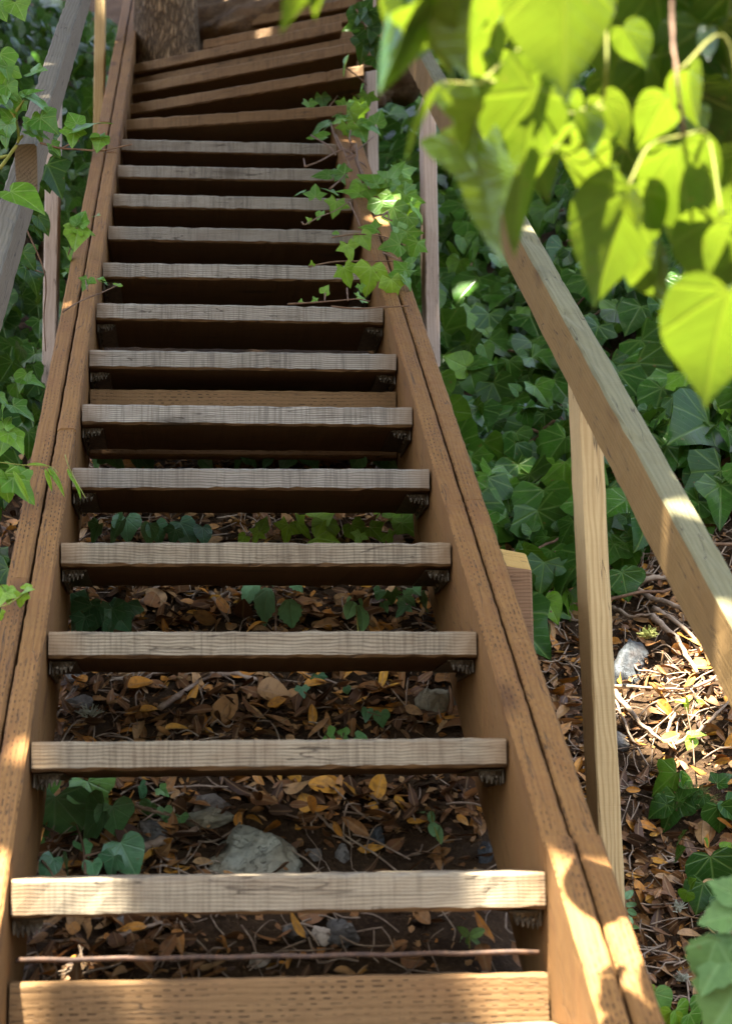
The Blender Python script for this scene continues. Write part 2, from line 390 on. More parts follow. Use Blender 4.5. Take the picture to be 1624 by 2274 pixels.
def leaf_base(shape, n, fold, droop, wave, seed, curl=0.):
    R = random.Random(seed)
    o = resample(OUT[shape], n) if shape not in ('tooth',) else np.array(OUT['tooth'])
    n = len(o)
    ph = R.uniform(0, 6); ph2 = R.uniform(0, 6)
    vs, uv = [], []
    for side in (1, -1):
        jit = 1+R.uniform(-.08, .08)
        for fr in (0., .5, 1.):
            for k in range(n):
                x, y = o[k]
                X = x*fr*side*jit; Yy = (max(y, 0) if fr == 0 else y*fr+max(y, 0)*(1-fr)) if y < 0 else y
                th = math.atan2(x, y+.2)
                z = fold*abs(X)-droop*max(Yy, 0)**2-curl*X*X+wave*fr*fr*math.sin(th*5*side+ph+3*Yy)+wave*.5*math.sin(4*Yy+ph2)
                vs.append((X, Yy, z)); uv.append((X, Yy))
    fs = []
    for s in range(2):
        for f in range(2):
            a = (s*3+f)*n; b = a+n
            for k in range(n-1):
                q = (a+k, b+k, b+k+1, a+k+1)
                fs.append(q if s == 0 else q[::-1])
    return np.array(vs, np.float32), np.array(fs, np.int32), np.array(uv, np.float32)
def variants(shapes, n, cnt=10, fold=(.05, .3), droop=(.05, .3), wave=(.01, .06), curl=(0, 0)):
    R = random.Random(hash((tuple(shapes), n)) & 255 if False else n*7+len(shapes))
    return [leaf_base(R.choice(shapes), n, R.uniform(*fold), R.uniform(*droop), R.uniform(*wave), i, R.uniform(*curl)) for i in range(cnt)]
VAR = {
 'ivy': variants(['lobed', 'broad', 'broad', 'heart', 'heart'], 10, 14),
 'young': variants(['lobed', 'star', 'lobed', 'broad'], 11, 12, fold=(0, .25)),
 'hero': variants(['broad', 'heart', 'lobed'], 18, 8, fold=(.0, .25), droop=(.0, .3), wave=(.015, .05)),
 'heart': variants(['heart'], 16, 6, fold=(.05, .3), droop=(.0, .25), wave=(.01, .04)),
 'twist': variants(['heart', 'lobed'], 18, 6, fold=(.9, 1.8), droop=(-.2, .5), wave=(.04, .09)),
 'litter': variants(['lance', 'lance', 'lance', 'lance', 'oval'], 7, 18, fold=(-.3, 1.0), droop=(-.5, .6), wave=(.02, .08)),
 'litter_big': variants(['lance', 'oval', 'oval'], 12, 8, fold=(-.2, .6), droop=(-.3, .4), wave=(.01, .05)),
 'lance': variants(['lance'], 9, 6, fold=(.1, .4), droop=(.0, .4), wave=(0, .02)),
 'oval': variants(['oval'], 10, 6, fold=(.1, .4), droop=(.1, .5), wave=(0, .03)),
 'tooth': variants(['tooth'], 14, 6, fold=(.1, .35), droop=(.1, .4), wave=(.01, .03)),
 'canopy': variants(['lance', 'oval'], 4, 6),
 'ovate': variants(['ovate'], 18, 8, fold=(.0, .3), droop=(.0, .35), wave=(.015, .05)),
 'round': variants(['oval'], 12, 4, fold=(-.1, .3), droop=(-.2, .3), wave=(.03, .07)),
}
def basis_from(tip, nrm, roll=0.):
    t = np.array(tip, float); t /= np.linalg.norm(t)
    n = np.array(nrm, float); n = n-t*np.dot(n, t); n /= (np.linalg.norm(n)+1e-9)
    x = np.cross(t, n)
    if roll:
        c, s = math.cos(roll), math.sin(roll); x, n = x*c+n*s, n*c-x*s
    return np.stack([x, t, n], 1)        # columns
def leaves_obj(name, items, var, mat, parent=None, wide=1.):
    """items: (pos, 3x3 basis, size, tint) -> one mesh"""
    var = VAR[var]; vs, fs, uvs, ti = [], [], [], []; base = 0
    for i, (p, B, s, tn, *rest) in enumerate(items):
        k = rest[0] if rest else int(rng.integers(len(var)))
        bv, bf, bu = var[k % len(var)] if k >= 0 else VAR['crumb'][i % 8]
        w = np.array((wide*(.85+.3*rng.random()), 1, 1), np.float32)
        vs.append((bv*w*s)@B.T.astype(np.float32)+np.array(p, np.float32)); fs.append(bf+base); base += len(bv)
        uvs.append(bu[bf.ravel()]); ti.append(np.full(len(bv), tn, np.float32))
    vs = np.concatenate(vs); fs = np.concatenate(fs); uvs = np.concatenate(uvs); ti = np.concatenate(ti)
    loc = np.array(parent.location) if parent is not None else vs.mean(0)
    me = bpy.data.meshes.new(name)
    me.vertices.add(len(vs)); me.vertices.foreach_set('co', (vs-loc.astype(np.float32)).ravel())
    me.loops.add(len(fs)*4); me.loops.foreach_set('vertex_index', fs.ravel())
    me.polygons.add(len(fs)); me.polygons.foreach_set('loop_start', np.arange(0, len(fs)*4, 4, dtype=np.int32))
    me.polygons.foreach_set('use_smooth', np.ones(len(fs), bool))
    me.update(calc_edges=True)
    uvl = me.uv_layers.new(name='UVMap'); uvl.data.foreach_set('uv', uvs.ravel())
    at_ = me.attributes.new('tint', 'FLOAT', 'POINT'); at_.data.foreach_set('value', ti)
    me.materials.append(mat); me.validate()
    o = bpy.data.objects.new(name, me); link(o, parent)
    if parent is None: o.location = Vector(loc)
    return o
def rnd_dir(): 
    v = rng.normal(size=3); return v/np.linalg.norm(v)

# ------------------------------------------------------------------ world, sun, camera
SUN = V(-.14, -.28, .94); SUN /= np.linalg.norm(SUN)
w = bpy.data.worlds.new("World"); sc.world = w; w.use_nodes = True
nt = w.node_tree; bg = nt.nodes['Background']
sky = nt.nodes.new('ShaderNodeTexSky'); sky.sky_type = 'NISHITA'; sky.sun_disc = False; sky.dust_density = 5; sky.ozone_density = .6
sky.sun_elevation = math.asin(SUN[2]); sky.sun_rotation = math.atan2(SUN[0], SUN[1])
nt.links.new(sky.outputs[0], bg.inputs[0]); bg.inputs[1].default_value = .09
ld = bpy.data.lights.new('sun', 'SUN'); ld.energy = 5; ld.angle = math.radians(.55); ld.color = (1, .93, .80)
lo = bpy.data.objects.new('sun', ld); link(lo); lo.rotation_euler = Vector(SUN).to_track_quat('Z', 'Y').to_euler(); lo.location = Vector(SUN*20)
cam = bpy.data.cameras.new('camera'); co = bpy.data.objects.new('camera', cam); link(co); sc.camera = co
co.matrix_world = frame(CR, CU, -CW, (0, 0, 0))
cam.sensor_fit = 'VERTICAL'; cam.sensor_height = 36; cam.sensor_width = 36; cam.lens = F/2273*36
cam.clip_start = .05; cam.clip_end = 300
cam.dof.use_dof = True; cam.dof.focus_distance = 3.5; cam.dof.aperture_fstop = 7; cam.dof.aperture_blades = 7
sc.view_settings.view_transform = 'Standard'; sc.view_settings.look = 'None'; sc.view_settings.exposure = 3.5; sc.view_settings.gamma = 1

# ------------------------------------------------------------------ ground
def lines(a, b, s, ext):
    core = list(np.arange(a, b+1e-6, s)); lo_, hi = [], []
    st = s; v = a
    while v > -ext: st *= 1.5; v -= st; lo_.append(v)
    st = s; v = b
    while v < ext: st *= 1.5; v += st; hi.append(v)
    return lo_[::-1]+core+hi
gx = lines(-1.6, 3.2, .035, 60); gy = lines(1.2, 10, .035, 60)
gv = [(x, y, ground_z(x, y)) for y in gy for x in gx]
nx = len(gx)
gf = [(j*nx+i, j*nx+i+1, (j+1)*nx+i+1, (j+1)*nx+i) for j in range(len(gy)-1) for i in range(nx-1)]
g = mesh_obj('ground', gv, gf, M['soil'], smooth=True); g['kind'] = 'structure'

# ------------------------------------------------------------------ staircase
SX = V(0, math.cos(SL), math.sin(SL)); SZ = V(0, -math.sin(SL), math.cos(SL)); SY = V(-1, 0, 0)
stair = empty('wooden_staircase', (XL+W/2, Y1-.4, ground_z(.1, Y1-.4)), 'steep open-riser timber staircase with weathered grey treads between doubled brown stringers', 'staircase')
def add_tread(cx, cy, ztop, L, ang, seed, mat, depth=.232, th=.038, roll=0., skew=False):
    vs, fs, cl = board(L, depth, th, .004, 40, .0009, seed=seed, nick=.0014)
    if skew: vs = [(x+(y+depth/2)*math.tan(ang), y, z) for x, y, z in vs]      # ends cut parallel to the stringers
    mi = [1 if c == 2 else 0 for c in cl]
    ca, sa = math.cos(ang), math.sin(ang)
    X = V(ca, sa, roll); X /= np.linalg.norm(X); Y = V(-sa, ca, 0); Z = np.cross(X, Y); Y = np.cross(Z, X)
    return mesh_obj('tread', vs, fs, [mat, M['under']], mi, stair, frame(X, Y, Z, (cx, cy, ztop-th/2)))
for i in range(0, 14):
    th = .044 if i == 1 else .038
    y = Y1+RUN*(i-1); z = Z1+RISE*(i-1)
    add_tread(XL+W/2+random.uniform(-.001, .001), y+.116, z, W-.003, random.uniform(-.002, .002), 100+i, M['tread_grey'] if i > 4 else M['tread'], th=th, roll=random.uniform(-.003, .003))
# the treads that fan round to the right at the top
for i, (A, B) in {14: ((281, 264), (769, 232)), 15: ((290, 230), (806, 143)), 16: ((294, 187), (796, 91)), 17: ((298, 141), (758, 46))}.items():
    z = Z1+RISE*(i-1); a = onz(*A, z); b = onz(*B, z)
    ang = math.atan2(b[1]-a[1], b[0]-a[0]); L = math.hypot(*(b-a)[:2]); c = (a+b)/2; n = V(-math.sin(ang), math.cos(ang), 0)*.116
    add_tread(c[0]+n[0], c[1]+n[1], z, L, ang, 200+i, M['tread_brown'], skew=True)
    if i == 16:           # closed riser boards behind these treads
        vs, fs, cl = board(L, .03, .12, .003, 20, .001, seed=900+i)
        X = V(math.cos(ang), math.sin(ang), 0); Y = V(-math.sin(ang), math.cos(ang), 0)
        cc = c+n*1.9; xl = cc[0]-L/2*X[0]; cc = cc-X*((xl+.195)/2/X[0]); L += (xl+.195)/X[0]
        vs, fs, cl = board(L, .03, .12, .003, 20, .001, seed=900+i)
        mesh_obj('riser_board', vs, fs, M['tread_brown'], None, stair, frame(X, Y, V(0, 0, 1), (cc[0], cc[1], z+.061)))
for i, (A, B) in {18: ((452, 88), (775, 26)), 19: ((560, 36), (790, -8))}.items():
    z = Z1+RISE*(i-1)-.0; a = onz(*A, z); b = onz(*B, z)
    ang = math.atan2(b[1]-a[1], b[0]-a[0]); L = math.hypot(*(b-a)[:2]); c = (a+b)/2; n = V(-math.sin(ang), math.cos(ang), 0)*.116
    add_tread(c[0]+n[0], c[1]+n[1], z, L, ang, 200+i, M['tread_brown'], skew=True)
    if i == 19: continue
    vs, fs, cl = board(L, .03, .125, .003, 20, .001, seed=900+i)
    X = V(math.cos(ang), math.sin(ang), 0); Y = V(-math.sin(ang), math.cos(ang), 0)
    mesh_obj('riser_board', vs, fs, M['tread_brown'], None, stair, frame(X, Y, V(0, 0, 1), (c[0]+n[0]*.3, c[1]+n[1]*.3, z-.038-.0635)))
# stringers: two plies a side, each of several lengths butted with plumb cuts
PLY, GAP = .0325, .004
def stringer(xc, y0, y1, h, seed, depth=.235):
    ya, yb = y0+.0015, y1-.0015
    L = (yb-ya)/math.cos(SL); yc = (ya+yb)/2
    topc = V(xc, yc, nos(yc)+h); c = topc-SZ*depth/2*1.0
    sh = math.tan(SL)            # plumb cut
    # centre moved so that the cut planes stay at ya and yb
    c = c+V(0, -math.sin(SL)*depth/2, 0)*0
    c[1] = yc; c[2] = nos(yc)+h-depth/2/math.cos(SL)
    vs, fs, cl = board(L, PLY, depth, .004, 60, .0007, sh, sh, seed)
    mi = [1 if k == 1 else 0 for k in cl]
    return mesh_obj('stringer', vs, fs, [M['string'], M['string_top']], mi, stair, frame(SX, SY, SZ, c))
def yat(px, py, up): return onslope(px, py, up)[1]
xi, xo = XR+.002+PLY/2, XR+.002+PLY*1.5+GAP
yj1, yj2 = 2.235, 3.055
for xc, cuts, hs in ((xi, [1.2, yj1, yj2, 4.35, 5.45], [.034, .022, .020, .018]),
                     (xo, [1.2, yj1+.004, yj2+.004, 3.9, 5.5], [.032, .021, .020, .016])):
    for a, b, h, s in zip(cuts[:-1], cuts[1:], hs, range(9)): stringer(xc, a, b, h, 300+s+int(xc*1000))
xi, xo = XL-.002-PLY/2, XL-.002-PLY*1.5-GAP
for xc, cuts, hs in ((xi, [1.2, 2.62, 3.33, 5.0, 5.75, 8.3], [.012, .008, .010, .012, .010]),
                     (xo, [1.2, 2.84, 5.3, 8.3], [.010, .008, .012])):
    for a, b, h, s in zip(cuts[:-1], cuts[1:], hs, range(9)): stringer(xc, a, b, h, 400+s+int(-xc*1000))
# incised closing boards behind the bottom tread and the sixth tread
for (yc, zt, hh, s) in ((Y1-.004, -.147, .140, 1), (Y1+6*RUN+.02, Z1+6*RISE-.0755, .137, 2)):
    vs, fs, cl = board(W-.004, .036, hh, .004, 40, .0008, seed=500+s)
    mesh_obj('riser_board', vs, fs, M['riser'], None, stair, frame(V(1, 0, 0), V(0, 1, 0), V(0, 0, 1), (XL+W/2, yc+.018, zt-hh/2)))
# rusty tie rod under the first visible tread
a = onY(35, 2132, 2.236); b = onY(1195, 2113, 2.236)
vs, fs = tube([a+(b-a)*k/20+V(0, 0, .0008*math.sin(k*2.1)) for k in range(21)], .0031, 10)
mesh_obj('tie_rod', [v-np.array(stair.location) for v in vs], fs, M['rust'], None, stair, smooth=True)
# toothed steel angle brackets under the tread ends
def bracket(xw, s, y, zb, seed):
    """s=-1: on the right stringer, reaching left. flange under the tread, flange on the stringer, toothed front lip"""
    R = random.Random(seed); vs, fs = [], []
    def quadbox(p0, p1):
        b = len(vs); (x0, y0, z0), (x1, y1, z1) = p0, p1
        vs.extend([(x0, y0, z0), (x1, y0, z0), (x1, y1, z0), (x0, y1, z0), (x0, y0, z1), (x1, y0, z1), (x1, y1, z1), (x0, y1, z1)])
        fs.extend([(b, b+3, b+2, b+1), (b+4, b+5, b+6, b+7), (b, b+1, b+5, b+4), (b+1, b+2, b+6, b+5), (b+2, b+3, b+7, b+6), (b+3, b, b+4, b+7)])
    xa = xw+s*.0015
    quadbox((min(xa, xa+s*.038), y+.03, zb-.004), (max(xa, xa+s*.038), y+.21, zb-.0015))
    quadbox((min(xa, xa+s*.0025), y+.03, zb-.020), (max(xa, xa+s*.0025), y+.19, zb-.0045))
    # bent front lip with a row of teeth, curved as it leaves the stringer
    nT = 5; wd = .031
    prof = []
    for k in range(nT*4+1):
        t = k/(nT*4); xx = xa+s*(.004+wd*t); base = .017-.007*t*t
        ph = k % 4
        ln = base+(.006 if ph in (1, 2) else 0)
        prof.append((xx, y+.026-.010*math.sin(t*2.4), ln))
    b = len(vs)
    for (xx, yy, ln) in prof:
        vs.extend([(xx, yy, zb-.004), (xx, yy+.004, zb-ln*.55), (xx, yy-.001, zb-ln), (xx, yy+.0015, zb-.004), (xx, yy+.0055, zb-ln*.55), (xx, yy+.0005, zb-ln)])
    for k in range(len(prof)-1):
        p, q = b+k*6, b+(k+1)*6
        for (i, j) in ((0, 1), (1, 2)):
            fs.append((p+i, p+j, q+j, q+i)); fs.append((p+i+3, q+i+3, q+j+3, p+j+3))
        fs.append((p+2, p+5, q+5, q+2)); fs.append((p, q, q+3, p+3))
    for k in range(4):
        c = V(xa+s*.004, y+.05+.04*k, zb-.012)
        v_, f_ = tube([c, c+V(s*.004, 0, 0)], [.004, .0025], 6); o = len(vs)
        vs += [tuple(v) for v in v_]; fs += [tuple(i+o for i in f) for f in f_]
    for k in range(3):
        c = V(xa+s*(.012+.01*k), y+.020, zb-.012)
        v_, f_ = tube([c+V(0, .004, 0), c-V(0, .003, 0)], [.0026, .0016], 6); o = len(vs)
        vs += [tuple(v) for v in v_]; fs += [tuple(i+o for i in f) for f in f_]
    return mesh_obj('bracket', [np.array(v)-np.array(stair.location) for v in vs], fs, M['steel'], None, stair)
for i in range(1, 10):
    y = Y1+RUN*(i-1); zb = Z1+RISE*(i-1)-(.044 if i == 1 else .038)
    bracket(XR, -1, y, zb, i); bracket(XL, 1, y, zb, 50+i)

# ------------------------------------------------------------------ handrails
def rail_between(parent, pa, pb, width, height, seed, name='rail', xtop_in=True, ext0=0., ext1=0., ms=('rail', 'rail_top')):
    """pa, pb: points on the top edge nearest the stairs side; board extends to +X of it when xtop_in"""
    d = pb-pa; L0 = np.linalg.norm(d); X = d/L0
    pa = pa-X*ext0; pb = pb+X*ext1; L = np.linalg.norm(pb-pa)
    Y = np.cross(V(0, 0, 1), X); Y /= np.linalg.norm(Y); Z = np.cross(X, Y)
    c = (pa+pb)/2-Z*height/2+(-Y if xtop_in else Y)*width/2
    vs, fs, cl = board(L, width, height, .004, 70, .0008, seed=seed, nick=.002)
    mi = [1 if k == 1 else 0 for k in cl]
    return mesh_obj(name, vs, fs, [M[k] for k in ms], mi, parent, frame(X, Y, Z, c))
def post(parent, x0, y0, z0, z1, mat, w=.038, d=.089, seed=0, lean=(0, 0), name='post'):
    vs, fs, cl = board(z1-z0, w, d, .003, 30, .0006, seed=seed)
    Z = V(lean[0], lean[1], 1); Z /= np.linalg.norm(Z)
    X = Z; Y = V(1, 0, 0); Y = Y-X*np.dot(X, Y); Y /= np.linalg.norm(Y); Zl = np.cross(X, Y)
    return mesh_obj(name, vs, fs, mat, None, parent, frame(X, Y, Zl, (x0+w/2, y0+d/2, (z0+z1)/2)))
hr = empty('handrail', (.66, 3.0, ground_z(.67, 3.05)), 'sloping timber handrail on slim posts along the right side of the stairs, dappled with sun', 'handrail')
pa = onX(1300, 797, .6097); pb = onX(947, 151, .590)
Xd = (pb-pa)/np.linalg.norm(pb-pa)
sp = 1.18
rail_between(hr, pa, pa+Xd*sp, .038, .089, 601, ext0=1.9)
rail_between(hr, pa+Xd*(sp+.003)+V(0, 0, .001), pb+V(0, 0, .001), .038, .089, 602, ext1=1.0)
q = onX(1300, 1137, .650); post(hr, .650, q[1], ground_z(.67, q[1])-.08, q[2]+.285, M['post'], seed=611, lean=(-.012, 0))
q = onX(943, 600, .632); post(hr, .632, q[1], ground_z(.65, q[1])-.08, q[2]+.50, M['post_pink'], seed=612, lean=(.004, 0))
q = onX(814, 250, .600); post(hr, .600, q[1], ground_z(.6, q[1])-.08, q[2]+.75, M['post_pink'], seed=613, lean=(0, 0))

hl = empty('handrail', (-.37, 4.9, ground_z(-.38, 4.9)), 'grey lapped timber handrail on the left side of the stairs, partly behind ivy leaves', 'handrail')
pe = onX(85, 325, -.318); p2 = onX(0, 613, -.318)
print('left low rail', pe, p2)
rail_between(hl, p2, pe, .042, .092, 621, xtop_in=False, ext0=1.2, ms=('rail_grey', 'rail_grey_top'))
pu = onX(117, 205, -.276); pv = onX(143, 111, -.276)
print('left up rail', pu, pv)
pv = pu+V(0, .93, .93*.70)
rail_between(hl, pu, pv, .038, .089, 622, xtop_in=False, ext0=.42, ext1=1.3, ms=('rail_grey', 'rail_grey_top'))
q = onX(97, 600, -.398); post(hl, -.398, q[1], ground_z(-.39, q[1])-.1, onX(97, 74, -.398)[2], M['post_pink'], w=.037, seed=631)
q = onX(209, 150, -.345); post(hl, -.345, q[1], ground_z(-.35, q[1])-.1, q[2]+.6, M['post'], w=.036, seed=632)

# short bevelled stake beside the right stringer
c = at(1141, 1225, 3.35); gz = ground_z(c[0], c[1])-.08
sw = .026
sv = [(-sw, -sw, gz-c[2]), (sw, -sw, gz-c[2]), (sw, sw, gz-c[2]), (-sw, sw, gz-c[2]), (-sw, -sw, -.028), (sw, -sw, -.036), (sw, sw, .002), (-sw, sw, .012)]
st = mesh_obj('wooden_stake', sv, [(0, 3, 2, 1), (4, 5, 6, 7), (0, 1, 5, 4), (1, 2, 6, 5), (2, 3, 7, 6), (3, 0, 4, 7)], [M['post_dark'], M['stake_cut']], [0, 1, 0, 0, 0, 0], None)
st.location = Vector(c); bv = st.modifiers.new('bevel', 'BEVEL'); bv.width = .004; bv.segments = 2
tag(st, 'short square stake with slanted sunlit yellow top beside the right stringer', 'stake')

# ------------------------------------------------------------------ tree at the top, its crown shades the stairs
tc = at(374, 150, 6.75)
tree = empty('tree', (tc[0], tc[1]+.13, ground_z(tc[0], tc[1]+.13)), 'rough barked tree rising at the top of the stairs behind the turning treads', 'tree')
gz = ground_z(tc[0], tc[1]+.13)
pts = [V(tc[0]+.01*math.sin(k*1.3), tc[1]+.13, gz-.2+k*.30) for k in range(22)]
tv, tf = [], []
seg = 40
for i, p in enumerate(pts):
    r = .103+.03*math.exp(-max(0, i-2)*.5)-.0015*i
    for k in range(seg):
        th = 2*math.pi*k/seg; P = p+V(math.cos(th), math.sin(th), 0)*r
        nn = mnoise.noise((P[0]*14, P[1]*14, P[2]*3))*.016+mnoise.noise((P[0]*40, P[1]*40, P[2]*9))*.004
        tv.append(P+V(math.cos(th), math.sin(th), 0)*nn)
for i in range(len(pts)-1):
    for k in range(seg):
        k2 = (k+1) % seg; tf.append((i*seg+k, i*seg+k2, (i+1)*seg+k2, (i+1)*seg+k))
L0 = np.array(tree.location)
mesh_obj('trunk', [v-L0 for v in tv], tf, M['bark'], None, tree, smooth=True)
top = pts[-1]
for k, (dx, dy, dz) in enumerate(((-2.2, -4.5, .3), (1.6, -6.2, -1.2), (3.2, -3.5, .2), (-.5, -2.5, 1.2), (-3, .5, 1.), (2.5, 1.5, 1.3))):
    e = top+V(dx, dy, dz); m = top+V(dx*.4, dy*.4, dz*.4+.7)
    c_ = curve([top-V(0, 0, .5), m, e], 8)
    v_, f_ = tube(c_, list(np.linspace(.07, .012, len(c_))), 8, .08, k)
    mesh_obj('limb', [v-L0 for v in v_], f_, M['bark'], None, tree, smooth=True)

# openings in the crown where the photograph's sun patches come through
TG = []
def T(p, r, m=.075): TG.append((np.array(p, float), r+m))
for (x, y, r) in ((1335, 2060, .045), (1375, 2120, .06), (1400, 2230, .055), (1290, 1870, .025), (1275, 1990, .022), (1345, 2200, .05), (1105, 1262, .02), (1070, 1185, .015),
                  (25, 1800, .035), (20, 1935, .04), (60, 1500, .022), (1285, 2200, .05)): T(onslope(x, y, .02), r)
for (x, y, r) in ((1550, 1290, .016), (1497, 1140, .014), (1420, 940, .012), (1560, 1420, .018), (1458, 1045, .010), (1525, 1215, .01)): T(onX(x, y, .615), r, .064)
for (x, y, r) in ((1545, 1440, .10), (1490, 1560, .06), (1605, 1590, .05), (1475, 1735, .03), (1430, 1490, .03), (1270, 1475, .01)): T(hit(x, y, .03), r, .07)
for (x, y, r) in ((330, 1950, .02), (760, 1955, .024), (915, 1950, .018), (1020, 1948, .014)): T(onY(x, y, Y1), r, .05)
for (x, y, r) in ((1090, 2215, .03), (420, 2180, .01)): T(onY(x, y, 2.21), r, .05)
for (x, y, r) in ((1170, 905, .022), (1500, 640, .10), (1560, 680, .08), (1095, 650, .016), (1350, 420, .05), (1390, 150, .06), (1040, 640, .01), (1000, 420, .015), (1090, 180, .02), (1180, 330, .02), (1400, 820, .015), (1250, 540, .01), (1600, 780, .02), (1100, 980, .008), (1440, 960, .01), (1200, 1090, .008), (1020, 700, .008), (1330, 640, .015)): T(hit(x, y, .15), r, .06)
for (x, y, r) in ((855, 430, .05), (790, 210, .03), (785, 262, .03), (870, 560, .02)): T(onslope(x, y, .08), r)
for (x, y, r) in ((505, 100, .035), (580, 88, .03), (640, 75, .03), (480, 70, .06), (235, 30, .03)): T(at(x, y, 6.6), r)
for (x, y, r) in ((425, 70, .05), (490, 65, .05), (560, 35, .05), (650, 20, .05), (470, 100, .04)): T(at(x, y, 7.1), r, .06)
for (x, y, d, r) in ((905, 120, 1.25, .06), (1000, 90, 1.25, .06), (1020, 300, 1.3, .05), (955, 270, 1.3, .05), (1150, 350, 1.3, .04), (1250, 90, 1.2, .09), (1090, 460, 1.3, .03),
                     (1320, 520, 1.4, .05), (1490, 420, 1.4, .08), (1555, 750, 1.3, .08), (1350, 280, 1.4, .05), (1560, 560, 1.4, .05), (665, 25, 1.3, .03), (1230, 200, 1.25, .08), (1390, 480, 1.35, .05)): T(at(x, y, d), r, .085)
TP = np.array([t[0] for t in TG]); TR = np.array([t[1] for t in TG])
NC = 34000
px = rng.uniform(-2.6, 2.2, NC); py = rng.uniform(-.3, 9.2, NC)
pz = 2.7+.52*np.maximum(py, -1)+rng.uniform(0, 1.3, NC)
P = np.stack([px, py, pz], 1)
keep = np.ones(NC, bool)
for t, r in zip(TP, TR):
    d = P-t; k = d@SUN; perp = np.linalg.norm(d-k[:, None]*SUN, axis=1)
    keep &= perp > r
P = P[keep]
items = []
for p in P:
    n = V(rng.normal()*.35, rng.normal()*.35-.1, 1); tip = V(rng.normal(), rng.normal(), -.3)
    items.append((p, basis_from(tip, n), rng.uniform(.13, .21), rng.random()))
leaves_obj('crown', items, 'canopy', M['canopy'], tree, 1.7)

# rocky earth bank beside the trunk
def rock(name, p, size, mat, label, seed, group=None, sub=3, rough=.6, rot=0., cat='rock', flat=1.):
    import bmesh
    bm = bmesh.new(); bmesh.ops.create_icosphere(bm, subdivisions=sub, radius=1.)
    R = random.Random(seed); o = (R.uniform(0, 50), R.uniform(0, 50), R.uniform(0, 50))
    planes = [(Vector((R.gauss(0, 1), R.gauss(0, 1), R.gauss(0, 1))).normalized(), R.uniform(.45, .8)) for _ in range(12)]
    for v in bm.verts:
        q = v.co.copy()
        for n, d in planes:
            k = q.dot(n)
            if k > d: q -= n*(k-d)*.9
        q *= 1.1+rough*(.35*mnoise.noise(Vector(q*1.6)+Vector(o))+.18*mnoise.noise(Vector(q*4)+Vector(o))+.07*mnoise.noise(Vector(q*9)+Vector(o))+.025*mnoise.noise(Vector(q*21)+Vector(o)))
        v.co = Vector((q.x*size[0], q.y*size[1], q.z*size[2]))
    me = bpy.data.meshes.new(name); bm.to_mesh(me); bm.free(); me.materials.append(mat)
    for pl in me.polygons: pl.use_smooth = True
    ob = bpy.data.objects.new(name, me); link(ob); ob.location = Vector(p); ob.rotation_euler = (0, 0, rot)
    return tag(ob, label, cat, group)
p = at(610, 20, 7.25); rock('earth_bank', p-V(0, 0, .12), (.50, .30, .34), M['bankrock'], 'crumbly brown earth bank lit by sun beside the tree trunk', 3, sub=5, rough=.9, cat='earth bank')
p = at(800, 60, 7.3); rock('rock', p, (.35, .25, .28), M['bankrock'], 'brown boulder in shade behind the uppermost treads', 8, sub=4, rough=.9)

# ------------------------------------------------------------------ ivy banks
def ivy_field(name, label, xs, ys, n, accept, size=(.05, .125), tint=(.03, .66), lift=(.02, .2), group=None):
    it = []
    while len(it) < n:
        x = rng.uniform(*xs); y = rng.uniform(*ys)
        if not accept(x, y): continue
        if mnoise.noise((x*3.1, y*3.1, 8.)) > .28 and rng.random() < .75: continue
        z = ground_z(x, y)+rng.uniform(*lift)
        nrm = V(-.25 if x > 0 else .35, -.75, .75)+rng.normal(size=3)*.5
        tip = V(rng.normal()*.55, -.35+rng.normal()*.25, -1+rng.normal()*.25)
        cl = .5+.5*mnoise.noise((x*1.7, y*1.7, 5.))
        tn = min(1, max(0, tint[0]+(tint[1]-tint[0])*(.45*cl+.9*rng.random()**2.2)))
        if rng.random() < .05: tn = min(1, tn+.35)
        it.append((V(x, y, z), basis_from(tip, nrm), rng.uniform(*size)*(.85+.6*cl), tn))
    o = leaves_obj(name, it, 'ivy', M['ivy']); tag(o, label, 'ivy', group, 'stuff'); return o
def acc_r(x, y):
    e = 3.85+.3*mnoise.noise((x*1.3, y*1.3, 2.))
    if y < e and x < 1.75: return False
    if y < 3.3: return False
    k = 1.
    return rng.random() < k
ivy_field('ivy_groundcover', 'dense dark green ivy covering the bank behind the right handrail', (.58, 3.1), (3.4, 9.8), 6200, acc_r)
def acc_l(x, y): return not (y < 3.4 and x > -.45)
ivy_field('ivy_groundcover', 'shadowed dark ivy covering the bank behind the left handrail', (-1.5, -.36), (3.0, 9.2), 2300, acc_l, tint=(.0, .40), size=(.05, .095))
# bare ivy stems threading the bank
sv, sf = [], []
for k in range(90):
    x = rng.uniform(.6, 1.9); y = rng.uniform(3.5, 6.5)
    pts = []; ang = rng.uniform(0, 6.28)
    for j in range(6):
        pts.append(V(x, y, ground_z(x, y)+.05+.06*rng.random())); ang += rng.normal()*.5; x += math.cos(ang)*.07; y += math.sin(ang)*.07
    v_, f_ = tube(curve(pts, 3), .0022+.002*rng.random(), 5); o = len(sv); sv += v_; sf += [tuple(i+o for i in f) for f in f_]
o = mesh_obj('vine_stems', sv, sf, M['stem'], smooth=True); tag(o, 'thin bare brown ivy stems threading through the leaves on the right bank', 'vine stems', None, 'stuff')

